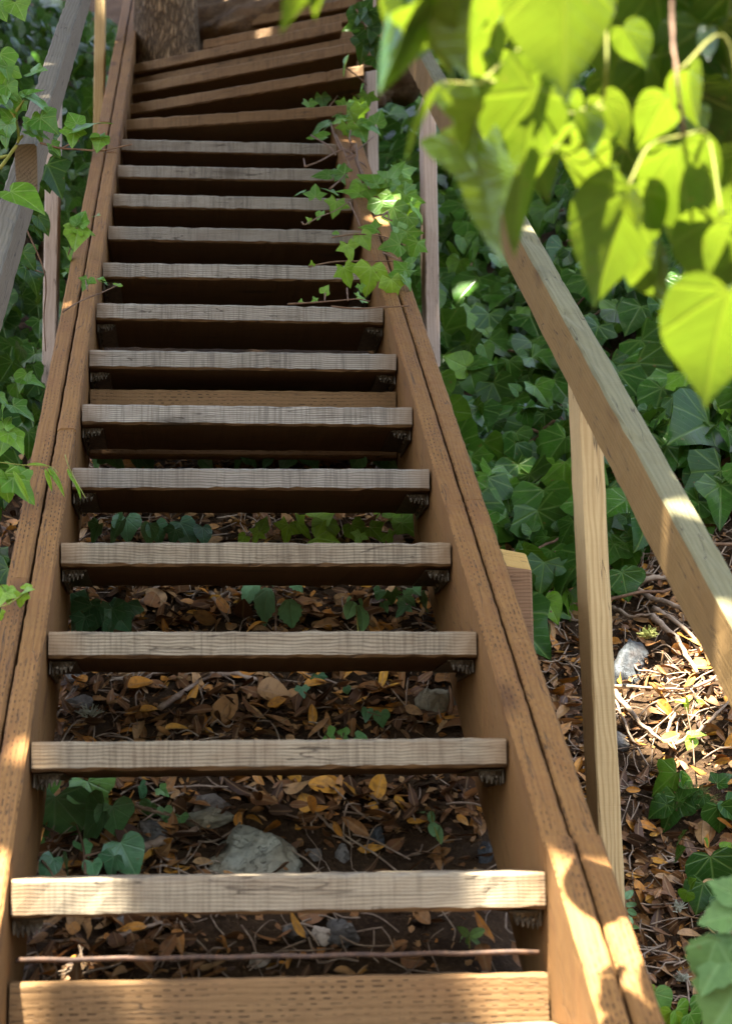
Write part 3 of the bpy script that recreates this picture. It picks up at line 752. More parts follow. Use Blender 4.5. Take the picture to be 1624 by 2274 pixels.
# ------------------------------------------------------------------ leaf litter and twigs
it = []
def dens(x, y):
    if -.26 < x < .50: return 1. if y < 3.95 else .25
    if x >= .50: return 1. if y < 4.2 else .3
    return .35
while len(it) < 17000:
    x = rng.uniform(-.55, 1.5) if rng.random() < .85 else rng.uniform(.4, 2.2); y = rng.uniform(1.9, 4.9)
    if rng.random() > dens(x, y): continue
    if x > .02 and x < .46 and y < 2.80 and rng.random() < .7: continue
    if -.26 < x < .5 and y < 2.75 and mnoise.noise((x*4+1, y*4, 7.)) > (.05-.9*(x-.0)): 
        if rng.random() < .8: continue      # bare earth below the lowest treads
    if x > .75 and 3.3 < y < 4.1 and rng.random() < .55: continue
    z = ground_z(x, y)+rng.uniform(.0, .028)
    nrm = V(0, -.35, 1)+rng.normal(size=3)*.5; a = rng.uniform(0, 6.28)
    tn = rng.random()*.82
    if rng.random() < .14: tn = rng.uniform(.82, 1)
    it.append((V(x, y, z), basis_from(V(math.cos(a), math.sin(a), .5*math.sin(a)+rng.normal()*.25), nrm), rng.uniform(.017, .052), tn))
VAR['crumb'] = variants(['oval', 'lance'], 4, 8, fold=(-.3, .6), droop=(-.5, .5), wave=(.05, .2))
for k in range(9000):
    x = rng.uniform(-.3, 1.5); y = rng.uniform(2.1, 4.2)
    if .02 < x < .46 and y < 2.80 and rng.random() < .45: continue
    a = rng.uniform(0, 6.28)
    it.append((V(x, y, ground_z(x, y)+rng.uniform(.002, .02)), basis_from(V(math.cos(a), math.sin(a), .6*math.sin(a)), V(0, -.4, 1)+rng.normal(size=3)*.5), rng.uniform(.006, .018), rng.random()*.9, -1))
o = leaves_obj('leaf_litter', it, 'litter', M['litter'], None, 1.25); tag(o, 'carpet of dry brown and orange fallen leaves on the soil around and under the stairs', 'leaf litter', None, 'stuff')
sv, sf = [], []
for k in range(1300):
    right = rng.random() < .62
    x = rng.uniform(.55, 1.5) if right else rng.uniform(-.25, .45); y = rng.uniform(2.9, 4.1) if right else rng.uniform(2.3, 4.0)
    a = rng.uniform(0, 6.28); L = rng.uniform(.03, .12); pts = []
    for j in range(4):
        xx = x+math.cos(a)*L*j/3; yy = y+math.sin(a)*L*j/3; a += rng.normal()*.25
        pts.append(V(xx, yy, ground_z(xx, yy)+.012+.014*rng.random()))
    v_, f_ = tube(curve(pts, 2), rng.uniform(.0007, .0019), 4); o = len(sv); sv += v_; sf += [tuple(i+o for i in f) for f in f_]
o = mesh_obj('twig_litter', sv, sf, M['twig'], smooth=True); tag(o, 'fine dry twigs and rootlets scattered through the fallen leaves', 'twigs', None, 'stuff')

# ------------------------------------------------------------------ rocks
def rk(x, y, wpx, hpx, mat, label, seed, dep=1., rot=0., group=None, rough=.6, name='rock', sub=5, cat='rock', lift=.0):
    p = hit(x, y+hpx*.3); d = np.dot(p, CW); w_ = wpx*d/F/2; h_ = hpx*d/F/2
    rock(name, p+V(0, w_*dep*.4, h_*lift+(.016 if wpx < 150 else 0)), (w_*1.18, w_*dep*1.15, h_*1.5), mat, label, seed, group, sub, rough, rot, cat)
rk(565, 1872, 215, 150, M['rock'], 'large pale grey-green rock lying just behind the lowest full grey tread', 64, .85, sub=6, rough=.7)
rk(462, 1828, 110, 45, M['rock'], 'flat pale stone slab leaning left of the large pale rock', 22, .6, -.3)
rk(470, 1797, 85, 38, M['rock_dark'], 'brown-grey flat stone just above the flat pale slab', 23, .6, .2)
rk(342, 1862, 92, 70, M['rock_dark'], 'dark angular stone between the ivy clump and the driftwood', 24, .8, .5)
rk(970, 1565, 90, 80, M['rock'], 'mottled rock wedged at the right stringer under the third grey tread', 25, .8)
rk(165, 1515, 50, 60, M['rock_dark'], 'small dark stone by the left stringer under the third grey tread', 26, .8)
rk(178, 1570, 56, 40, M['rock_dark'], 'brown-grey stone just below the small dark stone by the left stringer', 27, .8)
rk(1400, 1465, 85, 130, M['rock_blue'], 'blue-grey rock with rusty face standing among roots right of the near post', 28, .8, .3, sub=5)
rk(277, 2060, 46, 58, M['rock_dark'], 'upright grey stone chip under the lowest full grey tread, left part', 29, .5)
rk(655, 2090, 42, 26, M['rock_dark'], 'small rounded brown stone in bare soil left of the white chip', 30, .8)
rk(755, 2088, 70, 44, M['rock_dark'], 'flat brown stone in bare soil right of the white chip', 31, .7)
rk(717, 2090, 36, 32, M['chip'], 'small white chip of stone on the bare soil', 32, .3, rough=.6)
rk(572, 2148, 56, 30, M['chip'], 'pale oblong stone just above the incised bottom board', 33, .5, .6)
rk(835, 1880, 44, 46, M['rock_blue'], 'small blue-grey stone in the leaves right of the large pale rock', 34, .8)
rk(1080, 1910, 36, 44, M['rock_blue'], 'dark blue-grey stone at the foot of the right stringer', 35, .8)
rk(700, 1915, 40, 26, M['rock_dark'], 'small brown stone at the right foot of the large pale rock', 36, .8)
rk(762, 1915, 26, 34, M['rock_dark'], 'narrow brown stone standing behind the lowest full grey tread', 37, .6)
rk(1370, 1660, 70, 40, M['rock_dark'], 'dark flat rock in the roots at the right edge of the near post', 38, .8)
rk(1600, 950, 60, 60, M['rock_dark'], 'dark rock peeping through the right bank ivy', 39, .8)

# ------------------------------------------------------------------ sticks and roots
def stick(name, pts, rpx, mat, label, cat, seed, group=None, up=.018, wob=.12, taper=.5):
    P_ = [hit(x, y)+V(0, -.004, up) for x, y in pts]
    c_ = curve(P_, 6); d = np.dot(P_[0], CW); r = rpx*d/F/2
    R = random.Random(seed)
    c_ = [q+V(R.uniform(-1, 1), R.uniform(-1, 1), R.uniform(-1, 1))*r*.35 for q in c_]
    rad = [r*(1-(1-taper)*i/(len(c_)-1))*(1+R.uniform(-.1, .1)) for i in range(len(c_))]
    v_, f_ = tube(c_, rad, 9, wob, seed)
    m = np.mean(v_, 0); o = mesh_obj(name, [v-m for v in v_], f_, mat, smooth=True); o.location = Vector(m)
    return tag(o, label, cat, group)
stick('stick', [(305, 1912), (365, 1893), (432, 1868)], 26, M['driftwood'], 'thick pale broken stick beside the dark angular stone', 'stick', 1)
stick('stick', [(300, 1868), (340, 1878), (378, 1888)], 10, M['twig'], 'thin pale stick resting across the dark angular stone', 'stick', 2, up=.05)
stick('stick', [(240, 2117), (300, 2098), (360, 2077)], 15, M['driftwood'], 'straight stick lying just above the rusty rod', 'stick', 3)
stick('stick', [(318, 1362), (340, 1335), (360, 1312)], 15, M['driftwood'], 'short grey stick under the fourth grey tread', 'stick', 4)
stick('stick', [(468, 1340), (488, 1372), (508, 1404)], 11, M['driftwood'], 'pale stick pointing down to the third grey tread', 'stick', 5)
stick('stick', [(350, 1602), (420, 1552), (500, 1502)], 15, M['driftwood'], 'long slanting stick across the leaves under the third grey tread', 'stick', 6)
stick('stick', [(470, 1515), (530, 1522), (592, 1540)], 14, M['driftwood'], 'nearly level pale stick just below the third grey tread', 'stick', 7)
stick('stick', [(250, 1530), (310, 1535), (366, 1548)], 10, M['twig'], 'thin bowed stick left of the long slanting stick', 'stick', 8)
stick('stick', [(690, 1818), (735, 1865), (782, 1908)], 8, M['twig'], 'thin dark twig slanting down right of the large pale rock', 'stick', 9)
stick('stick', [(350, 1780), (430, 1772), (516, 1774)], 7, M['twig'], 'thin twig lying above the brown-grey flat stone', 'stick', 10)
stick('stick', [(585, 1495), (640, 1505), (800, 1560)], 7, M['twig'], 'thin twig running right under the third grey tread', 'stick', 11)
stick('stick', [(900, 1590), (950, 1620), (985, 1600)], 6, M['twig'], 'thin twig at the foot of the mottled rock', 'stick', 12)
RG = 'bare roots on the right bank'
rts = [([(1375, 1330), (1430, 1320), (1490, 1310)], 18, 'thick grey root lying highest, under the big ivy leaves'),
       ([(1400, 1335), (1455, 1362), (1520, 1388), (1600, 1440)], 14, 'long root sloping down right from the near post to the rail'),
       ([(1445, 1400), (1500, 1452), (1545, 1530)], 16, 'thick pale root curving down right of the blue-grey rock'),
       ([(1450, 1380), (1520, 1430), (1590, 1510)], 12, 'root running beside the thick pale root towards the rail'),
       ([(1365, 1570), (1412, 1630), (1470, 1682)], 13, 'curved root bending away from the near post below the blue-grey rock'),
       ([(1360, 1556), (1440, 1562), (1515, 1566)], 9, 'thin level root just below the blue-grey rock'),
       ([(1365, 1590), (1395, 1660), (1440, 1740)], 7, 'thin root hanging straight down along the near post'),
       ([(1500, 1690), (1560, 1650), (1620, 1590)], 11, 'root rising right above the lower ivy clump'),
       ([(1360, 1380), (1400, 1400), (1450, 1395)], 10, 'short root above the blue-grey rock'),
       ([(1540, 1560), (1585, 1540), (1622, 1500)], 8, 'thin sunlit root at the right picture edge'),
       ([(1500, 1620), (1480, 1660), (1500, 1700)], 8, 'small hooked root in the sunlit leaves')]
for k, (pts, r, lb) in enumerate(rts): stick('root', pts, r, M['root'], lb, 'root', 40+k, RG, up=.03)

# ------------------------------------------------------------------ individual fallen leaves
FG = 'single fallen leaves on the soil'
def fallen(x, y, len_px, ang, tn, label, shape='litter_big', wide=1.15, up=.03):
    p = hit(x, y)+V(0, -.005, up); d = np.dot(p, CW); s = len_px*d/F
    a = math.radians(ang); tip = CR*math.cos(a)+CU*math.sin(a)+V(0, .15, .0)
    nrm = V(0, -.75, .75)+rng.normal(size=3)*.15
    B = basis_from(tip, nrm)
    o = leaves_obj('fallen_leaf', [(p-B[:, 1]*s/2, B, s, tn)], shape, M['litter'], None, wide); tag(o, label, 'fallen leaf', FG)
for a in ((722, 1788, 78, -5, .95, 'plump orange leaf lying right of the two flat stones'), (692, 1832, 44, -70, .9, 'orange leaf standing at the right edge of the large pale rock'),
          (750, 1888, 40, -60, .93, 'small orange leaf below the thin dark twig'), (655, 1773, 50, -80, .98, 'yellowish leaf just below the second grey tread, above the large pale rock'),
          (540, 1757, 60, 20, .88, 'orange-brown leaf above the brown-grey flat stone'), (125, 2085, 72, 40, .68, 'long tan leaf under the lowest grey tread at far left'),
          (170, 2078, 66, 80, .74, 'upright tan leaf beside the long tan leaf'), (405, 2074, 32, -80, .97, 'small bright orange leaf under the lowest grey tread'),
          (612, 2043, 44, 5, .6, 'brown leaf tucked right under the lowest grey tread'), (1027, 1866, 36, -25, .96, 'small bright orange leaf near the foot of the right stringer'),
          (842, 1790, 62, 70, .98, 'yellow leaf standing under the second grey tread'), (932, 2082, 52, -50, .62, 'brown leaf beside the three-leaved green seedling'),
          (700, 1557, 52, 15, .94, 'slim orange leaf under the third grey tread near its middle'), (615, 1605, 44, 10, .95, 'orange leaf lying on the second grey tread edge'),
          (330, 1616, 40, 10, .96, 'yellow-orange leaf just above the second grey tread'), (312, 1557, 60, 15, .9, 'orange leaf beside the long slanting stick'),
          (610, 1577, 80, -10, .76, 'broad tan leaf under the third grey tread'), (650, 1502, 60, 5, .8, 'round orange-tan leaf hard under the third grey tread'),
          (435, 1396, 42, 10, .99, 'yellow-green leaf just above the third grey tread'), (497, 1383, 48, -50, .86, 'orange leaf left of the toothed seedling'),
          (425, 1373, 50, 0, .83, 'tan-orange leaf under the fourth grey tread'), (1237, 1379, 36, -10, .96, 'bright orange leaf left of the near post, higher of two'),
          (1207, 1417, 62, -10, .92, 'large orange leaf left of the near post, lower of two'), (1477, 1610, 56, -40, .9, 'orange leaf in the sunlit roots, left one'),
          (1562, 1510, 56, 5, .99, 'yellow leaf at the end of the thick pale root'), (1487, 1677, 44, 10, .94, 'orange leaf above the lower ivy clump'),
          (1420, 2020, 60, -60, .86, 'tan leaf lying in shade right of the stringer'), (1440, 1870, 66, -5, .88, 'orange-brown leaf left of the lower ivy clump'),
          (1490, 1990, 80, -10, .72, 'large pale brown leaf right of the sunlit stringer'), (1530, 2110, 60, 10, .7, 'brown leaf left of the big soft leaves'),
          (1470, 1350, 40, 30, .9, 'orange leaf lodged above the long sloping root')):
    fallen(*a)
fallen(500, 1612, 78, 60, .78, 'big round crumpled tan leaf on the second grey tread edge', 'round', 1.7)
# bits lying on the bottom tread
def on_step(x, y): return onz(x, y, Z1-RISE)
p = on_step(945, 2266)
b_ = rock('berry', p+V(0, -.004, .003), (.0045, .0045, .004), M['berry'], 'tiny black berry lying on the bottom tread', 77, None, 2, .1, cat='berry')
p = on_step(1018, 2268)
o = leaves_obj('petal', [(p+V(-.004, -.004, .003), basis_from(V(1, 0, .1), V(0, -.8, .6)), .011, 1.)], 'round', M['ivy_young'], None, 1.4); tag(o, 'tiny yellow-green petal lying on the bottom tread', 'petal')

# ------------------------------------------------------------------ plants: helper
def leaf_by_px(bx, by, tx, ty, d, tilt=0., nrm=None, dtip=0.):
    """blade from its base to its tip; real depth d, tip dtip deeper; returns pos, basis, length"""
    a = at(bx, by, d); b = at(tx, ty, d+dtip); t = b-a; s = np.linalg.norm(t)
    n = (-CW*.75+V(0, 0, .65)) if nrm is None else np.array(nrm, float)
    return a, basis_from(t, n+rng.normal(size=3)*.12, tilt), s
CG = 'ivy clumps growing between the treads'
def plant(name, label, cat, base, leaves, mat, var, stems=(), stem_mat='stem', stem_r=.0016, group=None, wide=1., depth_fn=None, tints=(.2, .8)):
    """leaves: (bx,by,tx,ty[,tint[,roll]]); stems: list of pixel polylines; depth_fn(x,y)->3D point"""
    root = empty(name, base, label, cat, group)
    for L_ in leaves:
        bx, by, tx, ty = L_[:4]
        a = depth_fn(bx, by); d = np.dot(a, CW)
        tn = L_[4] if len(L_) > 4 else rng.uniform(*tints)
        if group == CG: tn = min(1, tn+.35); tx, ty = bx+(tx-bx)*1.2, by+(ty-by)*1.2
        rl = L_[5] if len(L_) > 5 else rng.normal()*.25
        dt = L_[6] if len(L_) > 6 else rng.uniform(-.02, .02)
        p_, B_, s_ = leaf_by_px(bx, by, tx, ty, d, rl, None, dt)
        leaves_obj('leaf', [(p_, B_, s_, tn)], var, mat, root, wide)
    for st_ in stems:
        c_ = curve([depth_fn(x, y) for x, y in st_], 5)
        v_, f_ = tube(c_, list(np.linspace(stem_r, stem_r*.6, len(c_))), 6, .1, 1)
        mesh_obj('stem', [v-np.array(base) for v in v_], f_, M[stem_mat], None, root, smooth=True)
    return root

# vines trailing over the right stringer
def sl(up): return lambda x, y: onslope(x, y, up)
S = sl(.055)
def around(x, y, s, ang=-90, tn=None):
    a = math.radians(ang); dx, dy = math.cos(a)*s, -math.sin(a)*s
    t = (x-dx*.35, y-dy*.35, x+dx*.55, y+dy*.55)
    return t+((tn,) if tn is not None else ())
VG = 'ivy vines trailing over the right stringer'
plant('ivy_vine', 'light green ivy vine hanging lowest over the stringer, above the grey tread it trails along', 'ivy vine', S(860, 665),
      [around(770, 612, 56, -70, .8), around(821, 618, 74, -95, .95), around(872, 642, 66, -80, .9), around(880, 606, 66, 200, .45), around(722, 643, 24, 60, .7), around(804, 664, 30, -20, .7),
       around(668, 668, 12, 80, .6), (700, 668, 694, 656, .6), around(800, 640, 20, -80, .5), around(905, 628, 50, -60, .4)], M['ivy_young'], 'young',
      [[(638, 675), (690, 672), (743, 668), (792, 664), (819, 669)], [(735, 680), (790, 685), (850, 682), (907, 679)], [(770, 640), (772, 668)], [(722, 650), (720, 670)]], 'stem', .0022, VG, depth_fn=S)
plant('ivy_vine', 'ivy vine with two small pale leaf pairs crossing the stringer above the lowest vine', 'ivy vine', S(890, 580),
      [around(775, 558, 46, -75, .8), around(809, 534, 46, -60, .75), around(868, 546, 56, 190, .35), around(819, 505, 46, 170, .5), around(692, 585, 16, 100, .7), around(900, 590, 46, 200, .3), around(745, 516, 10, 90, .5)], M['ivy_young'], 'young',
      [[(685, 592), (743, 581), (809, 580), (894, 579)], [(737, 527), (790, 520), (850, 525), (900, 545)], [(850, 560), (890, 580)]], 'stem', .0022, VG, depth_fn=S)
plant('ivy_vine', 'short ivy runner with a pale curled tip crossing a grey tread above the others', 'ivy vine', S(790, 440),
      [around(744, 462, 44, -100, .6), around(709, 478, 22, -120, .5), around(685, 488, 14, 120, .9)], M['ivy_young'], 'young',
      [[(670, 493), (678, 498), (709, 481), (741, 469), (775, 447)], [(775, 447), (790, 480), (800, 505)]], 'stem', .002, VG, depth_fn=S)
plant('ivy_vine', 'leafy ivy vine with a sunlit yellow leaf bunched on the right stringer', 'ivy vine', S(860, 400),
      [around(743, 385, 60, 175, .15), around(715, 388, 46, 180, .1), around(757, 390, 44, -60, .3), around(687, 427, 34, 180, .35), around(700, 425, 36, 90, .35), around(731, 425, 40, 150, .25), around(665, 428, 28, 200, .4),
       around(775, 425, 60, 170, .6), around(804, 432, 62, -95, .5), around(853, 430, 76, -80, .95), around(838, 400, 62, 170, .65), around(872, 384, 70, 60, .4), around(897, 398, 66, -60, .35), around(885, 425, 60, -70, .45),
       around(910, 440, 60, -50, .3), around(895, 455, 64, -100, .5), around(850, 465, 58, -80, .3), around(925, 470, 58, -60, .5), around(905, 535, 60, -80, .3), around(920, 555, 56, -110, .4), around(890, 520, 50, -60, .6), around(820, 400, 56, 150, .5), around(860, 450, 54, -120, .7), around(880, 480, 62, -70, .35), around(905, 500, 56, -90, .25), around(915, 470, 50, -70, .3)], M['ivy_young'], 'young',
      [[(677, 370), (711, 357), (753, 335), (785, 337), (829, 303)], [(677, 370), (674, 352)], [(731, 420), (760, 395), (775, 375)], [(830, 480), (860, 475), (862, 487)]], 'stem', .0026, VG, depth_fn=S)
plant('ivy_vine', 'sparse ivy spray reaching left over the turning treads beside the far post', 'ivy vine', S(800, 300),
      [around(711, 192, 38, -95, .4), around(716, 230, 50, -80, .1), around(688, 238, 34, -70, .5), around(785, 206, 52, -120, .6), around(778, 240, 40, -60, .7), around(782, 264, 56, -70, .85), around(745, 270, 60, 195, .15),
       around(711, 285, 56, 215, .1), around(706, 304, 48, 180, .4), around(826, 281, 48, -20, .5), around(840, 262, 40, 70, .3), around(800, 250, 50, -90, .6), around(760, 245, 46, -120, .5), around(800, 290, 50, -60, .4), around(770, 292, 44, -90, .6), around(735, 255, 44, 200, .2), around(812, 225, 44, -100, .3), around(758, 212, 30, -60, .5), around(795, 235, 36, -90, .75)], M['ivy_young'], 'young',
      [[(719, 195), (750, 205), (772, 206), (800, 215)], [(728, 240), (750, 212)], [(734, 275), (745, 310), (757, 335)], [(690, 300), (730, 325), (745, 345)], [(778, 290), (776, 310), (790, 330)]], 'stem', .0026, VG, depth_fn=S)
plant('ivy_vine', 'dark ivy spray hanging in front of the far right post at the top', 'ivy vine', at(835, 60, 5.6),
      [around(790, 40, 54, -110, .25), around(825, 45, 56, -80, .2), around(815, 78, 50, -90, .2), around(778, 62, 34, 190, .6), around(805, 108, 60, -100, .15), around(832, 112, 54, -75, .2), around(812, 15, 50, 60, .2), around(765, 145, 46, -120, .85), around(838, 140, 44, -60, .2)], M['ivy'], 'ivy',
      [[(790, 20), (810, 60), (818, 120)], [(768, 150), (800, 175), (815, 190)]], 'stem', .0026, VG, depth_fn=lambda x, y: at(x, y, 5.6))
# scraps of vine and dead leaf lodged on the stringer by the far post
plant('ivy_vine', 'dry brown vine tangle lodged on the right stringer below the far post', 'ivy vine', S(790, 345), [around(775, 350, 30, 20, .2), around(800, 360, 34, -20, .1), around(780, 330, 26, 80, .15)], M['litter'], 'litter_big',
      [[(760, 330), (785, 345), (800, 380), (820, 420)], [(790, 320), (795, 360), (815, 400)], [(745, 300), (765, 340), (780, 380)], [(860, 470), (850, 480), (870, 490)]], 'stem', .003, VG, wide=1.5, depth_fn=S)

# ivy and seedlings growing on the ground between the treads
def gd(up): return lambda x, y: hit(x, y, up)
G6 = gd(.085)
plant('ivy_plant', 'clump of large dark ivy leaves by the left stringer behind the lowest full grey tread', 'ivy plant', hit(180, 1930),
      [(124, 1770, 118, 1890, .28), (195, 1735, 230, 1818, .6), (250, 1790, 265, 1850, .3, .3), (230, 1800, 182, 1852, .25), (105, 1722, 118, 1765, .95), (268, 1870, 300, 1935, .2), (150, 1905, 140, 1945, .2), (205, 1915, 210, 1950, .2), (180, 1872, 195, 1900, .3), (255, 1900, 240, 1948, .1), (120, 1905, 95, 1950, .1)], M['ivy_sheen'], 'ivy',
      [[(190, 1940), (185, 1880), (170, 1830)], [(75, 1890), (110, 1930), (120, 1950)], [(190, 1900), (230, 1890)]], 'stem', .002, CG, depth_fn=gd(.09))
plant('ivy_plant', 'dark shaded ivy clump by the left stringer behind the third grey tread', 'ivy plant', hit(215, 1400),
      [(200, 1335, 160, 1385, .12), (205, 1345, 180, 1405, .1), (250, 1350, 285, 1395, .14), (250, 1350, 240, 1405, .2), (190, 1370, 175, 1410, .05), (280, 1340, 275, 1390, .1), (230, 1380, 235, 1410, .1)], M['ivy_sheen'], 'ivy', [], group=CG, depth_fn=gd(.09))
plant('ivy_plant', 'row of shaded ivy leaves left of centre behind the fourth grey tread', 'ivy plant', hit(300, 1200),
      [(270, 1155, 240, 1200, .35), (280, 1150, 285, 1195, .3), (335, 1165, 330, 1205, .4), (345, 1165, 360, 1205, .3), (400, 1160, 430, 1205, .15), (390, 1175, 380, 1208, .1), (450, 1170, 455, 1205, .1), (220, 1165, 205, 1205, .3)], M['ivy_sheen'], 'ivy', [], group=CG, depth_fn=gd(.085))
plant('ivy_plant', 'bright green ivy leaves right of centre behind the fourth grey tread', 'ivy plant', hit(720, 1200),
      [(640, 1165, 630, 1205, .8), (660, 1160, 690, 1190, .75), (700, 1150, 745, 1120, .6), (720, 1160, 730, 1205, .55), (700, 1195, 745, 1200, .85), (780, 1165, 800, 1200, .35), (820, 1170, 850, 1200, .3), (840, 1140, 860, 1110, .3), (865, 1150, 890, 1130, .25), (890, 1160, 930, 1190, .15), (900, 1140, 935, 1120, .15), (575, 1180, 560, 1205, .7), (580, 1175, 590, 1150, .4), (800, 1185, 790, 1208, .4), (860, 1185, 870, 1208, .3), (545, 1190, 530, 1205, .75)], M['ivy_young'], 'young', [[(830, 1170), (870, 1150), (920, 1110)]], 'stem_young', .0012, CG, depth_fn=gd(.085))
plant('ivy_plant', 'pair of ivy leaves at left behind the fifth grey tread', 'ivy plant', hit(250, 1032), [(225, 990, 205, 1035, .35), (235, 1000, 270, 1035, .4), (315, 995, 310, 1040, .3, .0), (300, 1000, 340, 1040, .25)], M['ivy_sheen'], 'ivy', [], group=CG, depth_fn=gd(.085))
plant('ivy_plant', 'low dark ivy leaves right of centre behind the fifth grey tread', 'ivy plant', hit(660, 1032),
      [(540, 1005, 520, 1035, .3), (545, 1005, 565, 1035, .25), (640, 1010, 625, 1038, .2), (680, 1005, 705, 1035, .2), (450, 1020, 470, 1038, .2), (800, 1010, 780, 1038, .3), (840, 1000, 880, 1035, .3), (850, 1010, 840, 1038, .2), (600, 1020, 585, 1038, .1)], M['ivy_sheen'], 'ivy', [], group=CG, depth_fn=gd(.085))
plant('seedling', 'grey-green toothed seedling under the fourth grey tread', 'seedling', hit(605, 1400),
      [(575, 1285, 528, 1345, .4), (595, 1305, 578, 1390, .35), (635, 1275, 680, 1310, .4), (640, 1330, 650, 1402, .5), (605, 1280, 610, 1305, .3), (560, 1272, 580, 1262, .3), (615, 1280, 640, 1262, .4)], M['herb'], 'tooth',
      [[(612, 1400), (612, 1330), (605, 1275)], [(605, 1290), (580, 1280)], [(612, 1320), (640, 1330)]], 'stem', .0018, depth_fn=gd(.09), wide=1.15)
plant('seedling', 'small smooth-leaved seedling right of the toothed seedling', 'seedling', hit(795, 1400),
      [(785, 1335, 770, 1372, .7), (790, 1345, 820, 1375, .75), (800, 1350, 812, 1400, .7), (780, 1325, 765, 1340, .6), (795, 1330, 810, 1345, .6)], M['herb'], 'oval', [[(795, 1405), (790, 1345)]], 'stem_young', .0014, depth_fn=gd(.085), wide=1.2)
plant('ivy_plant', 'small ivy leaves at right behind the third grey tread', 'ivy plant', hit(880, 1370), [(868, 1315, 870, 1342, .5), (895, 1322, 920, 1338, .35), (845, 1310, 835, 1330, .3), (935, 1325, 950, 1355, .2), (900, 1345, 880, 1365, .2), (850, 1340, 860, 1358, .3), (915, 1305, 930, 1320, .3)], M['ivy_sheen'], 'young', [], group=CG, depth_fn=gd(.085))
plant('seedling', 'slim green sprout near the right stringer below the second grey tread', 'seedling', hit(975, 1868), [(955, 1800, 960, 1830, .4), (960, 1825, 962, 1855, .5), (965, 1830, 982, 1868, .6), (940, 1805, 925, 1800, .4), (960, 1810, 945, 1812, .4)], M['herb'], 'oval', [[(975, 1868), (962, 1830), (955, 1800)]], 'stem_young', .0012, depth_fn=gd(.085))
plant('seedling', 'tiny pale green three-leaved seedling in bare soil above the rusty rod', 'seedling', hit(1042, 2100), [(1040, 2078, 1078, 2062, .9), (1040, 2078, 1020, 2058, .9), (1040, 2080, 1075, 2098, .85), (1038, 2080, 1038, 2100, .9), (1030, 2075, 1014, 2088, .9)], M['herb'], 'lance', [[(1042, 2105), (1040, 2080)]], 'stem_young', .001, depth_fn=gd(.035), wide=1.4)
plant('ivy_plant', 'small round ivy leaves between the large clump and the flat stones', 'ivy plant', hit(350, 1820), [(310, 1745, 325, 1775, .2), (335, 1785, 330, 1815, .35), (365, 1795, 370, 1822, .4), (400, 1810, 402, 1830, .35), (355, 1750, 372, 1765, .5)], M['ivy_sheen'], 'ivy', [[(320, 1790), (360, 1800), (400, 1815)]], 'stem', .001, CG, depth_fn=gd(.035))
plant('ivy_plant', 'few small ivy leaves at right under the third grey tread', 'ivy plant', hit(820, 1600), [(815, 1575, 812, 1597, .2), (845, 1582, 850, 1612, .3), (770, 1632, 750, 1625, .6), (790, 1635, 815, 1640, .4), (740, 1632, 712, 1642, .6), (705, 1498, 705, 1522, .1), (670, 1525, 675, 1545, .15), (768, 1525, 772, 1540, .2)], M['ivy_sheen'], 'ivy', [[(815, 1580), (845, 1590)], [(760, 1640), (765, 1610)]], 'stem', .001, CG, depth_fn=gd(.045))

# ivy clumps on the right bank
BG = 'ivy clumps on the right bank'
D31 = gd(.08)
plant('ivy_plant', 'dark glossy ivy clump with one sunlit pale leaf right of the near post', 'ivy plant', hit(1500, 1860),
      [(1500, 1715, 1440, 1765, .6, .2), (1510, 1735, 1555, 1770, .25), (1500, 1770, 1470, 1850, .15), (1505, 1780, 1545, 1740, .2), (1480, 1785, 1435, 1815, .12), (1590, 1740, 1624, 1715, .15), (1595, 1790, 1600, 1855, .18), (1610, 1780, 1650, 1830, .2), (1505, 1865, 1520, 1840, .3), (1560, 1765, 1540, 1800, .15)], M['ivy'], 'ivy',
      [[(1510, 1710), (1505, 1760), (1500, 1800)], [(1540, 1870), (1500, 1860)]], 'stem', .0018, BG, depth_fn=D31)
plant('ivy_plant', 'wet-looking dark ivy leaf with small bright leaves at the right picture edge', 'ivy plant', hit(1580, 2010),
      [(1575, 1900, 1590, 2000, .08, .1, .0), (1560, 1960, 1545, 2030, .12), (1570, 1875, 1562, 1860, .85), (1605, 1885, 1622, 1870, .9), (1525, 1980, 1515, 2005, .8), (1530, 1965, 1540, 1950, .7), (1500, 1900, 1520, 1880, .3), (1590, 1990, 1610, 2030, .15)], M['ivy'], 'heart', [[(1560, 1885), (1520, 1880)]], 'stem', .0015, BG, depth_fn=D31, wide=1.25)
plant('ivy_plant', 'bright ivy leaves beside the sunlit stringer at the bottom right corner', 'ivy plant', hit(1480, 2270),
      [(1450, 2205, 1480, 2262, .45), (1490, 2245, 1470, 2290, .95), (1500, 2240, 1520, 2285, .6), (1560, 2210, 1580, 2275, .2), (1530, 2250, 1550, 2290, .3), (1440, 2190, 1450, 2210, .95)], M['ivy_young'], 'heart', [], group=BG, depth_fn=gd(.1), wide=1.2)
plant('broad_leaf_plant', 'soft pale green broad-leaved plant in the bottom right corner, out of focus', 'plant', at(1640, 2250, 1.75),
      [(1640, 2085, 1540, 2190, .5), (1640, 2030, 1548, 2040, .6), (1590, 2080, 1545, 2200, .45), (1665, 2150, 1560, 2300, .7), (1650, 2000, 1570, 1950, .5), (1690, 2240, 1580, 2310, .6)], M['broad'], 'tooth',
      [[(1660, 2300), (1650, 2100), (1640, 2000)]], 'stem_young', .0025, depth_fn=lambda x, y: at(x, y, 1.75), wide=1.35)
